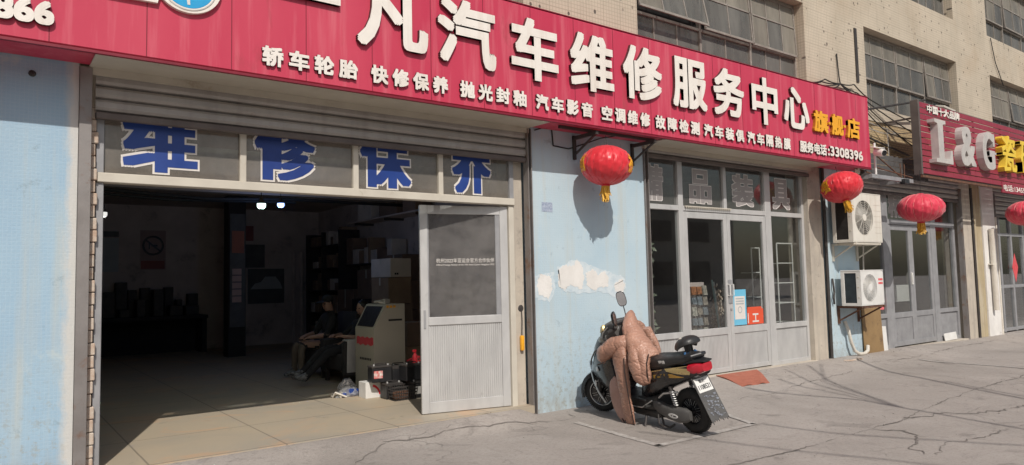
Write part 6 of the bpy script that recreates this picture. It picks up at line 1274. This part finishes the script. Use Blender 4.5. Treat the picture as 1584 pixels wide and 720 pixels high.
mb = MB(); mb.tube([(-.07, .06, .80), (-.09, .09, .765), (-.12, .09, .74), (-.05, .10, .735)], .012, 6); mb.tube([(-.07, -.06, .80), (-.09, -.09, .765), (-.12, -.09, .74)], .012, 6); mb.tube([(-.09, .03, .79), (-.05, .07, .75), (-.09, .10, .70)], .010, 6); mb.build("blue_strap", pm("blue_webbing", (.03, .11, .26), None, 9, .8), SCO, local=True)
mb = MB(); mb.tube([(.03, .125, .735), (-.08, .115, .755), (-.17, .085, .775), (-.205, .0, .782), (-.17, -.085, .775), (-.08, -.115, .755), (.03, -.125, .735)], [.014, .016, .018, .020, .018, .016, .014], 10); mb.build("grab_rail", M['black'], SCO, local=True)
# tail lamp
mb = MB(); loft(mb, [(-.13, .652, .125, .052, 4), (-.19, .658, .112, .058, 4), (-.24, .666, .09, .052, 4), (-.275, .674, .06, .040, 4)], 24); mb.build("tail_lamp", redl, SCO, local=True)
mb = MB(); loft(mb, [(-.03, .70, .115, .02, 3), (-.16, .722, .10, .016, 3), (-.285, .732, .06, .010, 3)], 20); mb.build("tail_cap", M['black'], SCO, local=True)
# rear mudguard, number plate and torn flap
mb = MB(); rs = []
for x, z, hw in ((.10, .47, .10), (-.04, .52, .105), (-.12, .555, .10), (-.16, .56, .095)): rs.append([Vector((x, -hw, z)), Vector((x, hw, z)), Vector((x - .01, hw, z + .03)), Vector((x - .01, -hw, z + .03))])
mb.rings(rs, True); mb.bb(-.15, -.02, -.05, .05, .545, .60, .01); mb.build("rear_mudguard", blackp, SCO, local=True)
pA, pB = Vector((-.14, 0, .565)), Vector((-.325, 0, .195)); pd = (pB - pA); pn = Vector((pd.z, 0, -pd.x)).normalized()
if pn.x > 0: pn = -pn
fnP2 = lambda u, w, t: pA + pd * w + Vector((0, -u, 0)) + pn * t          # u to the right seen from behind, w down the flap
mb = MB(); rg = random.Random(17); edge_ = [(-.105, 0), (.105, 0), (.112, 1.06)]; xx = .10
while xx > -.10: edge_ += [(xx, .98 + rg.uniform(-.02, .05)), (xx - .012, 1.06 + rg.uniform(-.02, .05))]; xx -= .026
edge_ += [(-.108, 1.0)]; mb.prism(edge_, fnP2, 0, .006); flap = mb.build("mud_flap", greyp, SCO, local=True, smooth=False)
mb = MB(); mb.prism([(-.09, .04), (.09, .04), (.09, .37), (-.09, .37)], fnP2, .0065, .010); pl = mb.build("number_plate", M['white'], SCO, local=True, smooth=False)
mb = MB(); f2 = lambda u, w, t: fnP2(u, .35 - w, t + .0105); kz = 1 / pd.length
letters(mb, "1108521", -.075, .075, .04, .15, .001, .0012, f2); letters(mb, "临沂", -.04, .03, .195, .275, .001, .0008, f2); mb.build("plate_lettering", M['black'], pl, local=True, smooth=False)
mb = MB(); rg = random.Random(23)
for i in range(46):
    u, w = rg.uniform(-.085, .09), rg.uniform(.42, .97); a, b = rg.uniform(.006, .020), rg.uniform(.008, .05)
    mb.prism([(u - a, w - b * .5), (u + a * rg.uniform(.4, 1), w - b * .4), (u + a, w + b * .3), (u - a * .3, w + b * .5)], fnP2, .0065, .0075 + .0001 * i)
mb.build("peeling_foil", pm("crinkled_silver_foil", (.50, .51, .54), (.20, .20, .22), 60, .35, .7, .6, 90), flap, local=True, smooth=False)
mb = MB(); letters(mb, "小牛", .0, .09, .0, .42, .001, .006, lambda u, w, t: fnP2(u, .95 - w, t + .014)) if False else None
# rear arm with hub motor cover, shock absorber, stands
mb = MB()
secs = []
loft(mb, [(.46, .27, .03, .045, 3, .10), (.36, .235, .035, .06, 3, .115), (.22, .205, .04, .068, 3, .125), (.08, .195, .042, .075, 3, .125), (-.02, .20, .038, .07, 3, .12), (-.075, .205, .02, .045, 3, .115)], 20); arm = mb.build("swing_arm_cover", greyp, SCO, local=True)
mb = MB(); mb.rings([[Vector((.115 + .065 * math.cos(a), .166 + t, .19 + .022 * math.sin(a) + .05 * .065 * math.cos(a))) for a in [2 * math.pi * k / 24 for k in range(24)]] for t in (0, .004)], True); mb.build("oval_badge", M['white'], arm, local=True)
mb = MB(); mb.prism([(.155, .197), (.145, .197), (.135, .183), (.120, .203), (.128, .203), (.137, .192)], lambda u, w, t: Vector((u, .1705 + t, w)), 0, .001); mb.bb(.075, .11, .1705, .1715, .184, .196); mb.build("badge_mark", M['black'], arm, local=True, smooth=False)
mb = MB(); loft(mb, [(.42, .26, .025, .03, 3, -.10), (.1, .20, .03, .04, 3, -.11), (-.05, .215, .03, .04, 3, -.11)], 14); mb.build("swing_arm", M['darkiron'], SCO, local=True)
for y in (.135, -.13):
    mb = MB(); t0, t1 = Vector((.13, y, .47)), Vector((.075, y, .265)); mb.tube([t0, t1], .010, 8); mb.cyl(t0, t0.lerp(t1, .25), .020); sh_ = mb.build("shock_absorber", M['darkiron'], SCO, local=True)
    mb = MB(); mb.tube([t0.lerp(t1, .2 + .7 * i / 56) + Vector((.022 * math.cos(i * .785), .022 * math.sin(i * .785), 0)) for i in range(57)], .0048, 5); mb.build("spring", silver, sh_, local=True)
mb = MB(); mb.tube([(.56, .13, .12), (.52, .20, .03), (.51, .22, -.03)], .012, 8); mb.tube([(.51, .20, -.03), (.50, .26, -.035)], .014, 8); mb.build("side_stand", M['darkiron'], SCO, local=True)
mb = MB(); mb.tube([(.36, .10, .14), (.30, .14, .06), (.22, .14, .05), (.18, .10, .08)], .011, 8); mb.tube([(.34, .16, .17), (.31, .19, .09), (.25, .19, .07)], .008, 6); mb.build("centre_stand", M['darkiron'], SCO, local=True)
mb = MB(); mb.tube([(.46, .14, .235), (.455, .215, .245)], .016, 8); mb.build("foot_peg", M['rubber'], SCO, local=True)
mb = MB(); mb.tube([(.30, .15, .34), (.20, .17, .40), (.05, .12, .42)], .010, 6); mb.box((.10, .12, .405), (.03, .03, .035), (0, .3, .2), .006); mb.build("cable_run", M['pvc'] if False else silver, SCO, local=True)

# ---------------------------------------------------------------- padded wind apron slung over the handlebars
JK = thing("padded_jacket", "shiny rose brown padded jacket draped over the scooter handlebars and footboard", "jacket", SLOC, SROT)
def puffy(mb, path, rad, n=56, sub=22, amp=.010, freq=9, seed=0, upd=(1, 0, 0), fl=None):
    r_ = random.Random(seed); P = [Vector(p) for p in path]; m_ = (len(P) - 1) * sub; rs = []
    def cat(A, t):
        i = min(int(t), len(A) - 2); u = t - i; g = lambda k: A[max(0, min(len(A) - 1, k))]
        p0, p1, p2, p3 = g(i - 1), g(i), g(i + 1), g(i + 2); return 0.5 * ((2 * p1) + (p2 - p0) * u + (2 * p0 - 5 * p1 + 4 * p2 - p3) * u * u + (3 * p1 - p0 - 3 * p2 + p3) * u ** 3)
    RA = [Vector((a, b, 0)) for a, b in rad]; ph = [r_.uniform(0, 6.28) for _ in range(12)]; cr_ = [(r_.uniform(0, 6.28), r_.uniform(0, len(P) - 1), r_.uniform(-1.6, 1.6), r_.uniform(.3, .8), r_.uniform(.15, .5)) for _ in range(9 * (len(P) - 1))]
    for i in range(m_ + 1):
        t = i / sub; p = cat(P, t); d = (cat(P, min(t + .05, len(P) - 1)) - cat(P, max(t - .05, 0))).normalized(); u = Vector(upd); u = (u - d * u.dot(d)).normalized(); v = d.cross(u); q = cat(RA, t); ring = []
        for k in range(n):
            a = 2 * math.pi * k / n; h = 0
            h -= max(0, 1 - abs(((t * freq / 6.28 + .10 * math.sin(a * 2 + ph[0]) + .06 * math.sin(a * 5 + ph[5])) % 1) - .5) * 9) * .55          # stitched seams
            for ca, ct, sl_, ln, dp in cr_:                                                                                          # creases
                da = (a - ca + math.pi) % (2 * math.pi) - math.pi; dt = t - ct; x_ = da - sl_ * dt * 2.2; y_ = (dt + sl_ * da * .3) / ln
                h -= dp * math.exp(-(x_ * 11) ** 2 - y_ * y_) - dp * .5 * math.exp(-((x_ - .2) * 9) ** 2 - y_ * y_)
            h += math.sin(a * 3 + t * 2.3 + ph[1]) * .3 + math.sin(a * 2 - t * 4 + ph[2]) * .3 + math.sin(a * 9 + t * 14 + ph[4]) * .06 + math.sin(a * 4 - t * 23 + ph[6]) * .07
            s_ = amp * h * .85
            ring.append(p + u * ((q.x + s_) * math.cos(a)) + v * ((q.y + s_) * math.sin(a)))
        rs.append(ring)
    mb.rings(rs, True)
def part(name, mat=None, **kw):
    mb = MB(); puffy(mb, **kw); return mb.build(name, mat or M['rosecloth'], JK, local=True, ang=70)
part("left_sleeve", path=[(.99, .27, .685), (.94, .27, .755), (.85, .25, .815), (.75, .22, .85), (.66, .17, .87), (.58, .10, .86)], rad=[(.055, .035), (.078, .075), (.086, .092), (.088, .095), (.08, .09), (.06, .07)], amp=.012, freq=5, seed=1)
part("shoulder", path=[(.84, -.12, 1.11), (.79, -.05, 1.09), (.72, .02, 1.01), (.64, .06, .92), (.55, .09, .83), (.46, .10, .75), (.40, .10, .69)], rad=[(.025, .04), (.055, .07), (.078, .10), (.095, .13), (.115, .145), (.115, .145), (.09, .13)], amp=.012, freq=5, seed=2)
part("right_sleeve", path=[(.97, -.33, .74), (.96, -.30, .84), (.92, -.24, .93), (.86, -.14, 1.0)], rad=[(.055, .055), (.07, .07), (.065, .07), (.05, .05)], amp=.010, freq=6, seed=3)
part("front_flap", path=[(.70, .20, .90), (.70, .235, .77), (.70, .25, .62), (.70, .25, .46), (.705, .245, .30), (.71, .24, .16), (.70, .235, .04)], rad=[(.07, .04), (.10, .055), (.098, .05), (.088, .042), (.080, .036), (.082, .032), (.07, .02)], amp=.009, freq=8, seed=4)
part("side_lobe", path=[(.55, .13, .88), (.51, .19, .78), (.48, .22, .68), (.46, .225, .59), (.455, .21, .51), (.46, .18, .475)], rad=[(.08, .06), (.085, .075), (.085, .075), (.085, .065), (.075, .05), (.04, .02)], amp=.011, freq=5, seed=5)
part("rear_lobe", path=[(.49, .12, .84), (.43, .17, .75), (.405, .195, .67), (.40, .20, .59), (.41, .19, .515), (.42, .17, .49)], rad=[(.08, .06), (.085, .065), (.075, .06), (.07, .055), (.06, .045), (.035, .02)], amp=.011, freq=5, seed=6)
part("right_flap", path=[(.74, -.18, .95), (.72, -.215, .75), (.72, -.225, .50), (.74, -.22, .30)], rad=[(.07, .05), (.11, .05), (.12, .045), (.10, .03)], amp=.010, freq=7, seed=8)
part("lining_flap", mat=M['roselining'], path=[(.86, .215, .50), (.895, .222, .40), (.90, .222, .27), (.86, .225, .15), (.79, .225, .06)], rad=[(.03, .010), (.085, .018), (.095, .018), (.085, .016), (.06, .010)], amp=.005, freq=5, seed=7)
for nm, pts in (("binding", [(.605, .27, .74), (.605, .288, .60), (.612, .282, .40), (.622, .27, .20), (.630, .25, .03)]), ("binding", [(.330, .17, .78), (.328, .215, .70), (.330, .225, .61), (.350, .21, .52), (.41, .195, .478)]), ("binding", [(1.04, .27, .64), (1.01, .32, .645), (.94, .335, .665), (.87, .325, .69)]), ("binding", [(.63, .24, .022), (.69, .265, .018), (.77, .25, .025), (.84, .235, .07)])):
    mb = MB(); mb.tube(pts, .007, 6); mb.build(nm, M['trim'], JK, local=True)
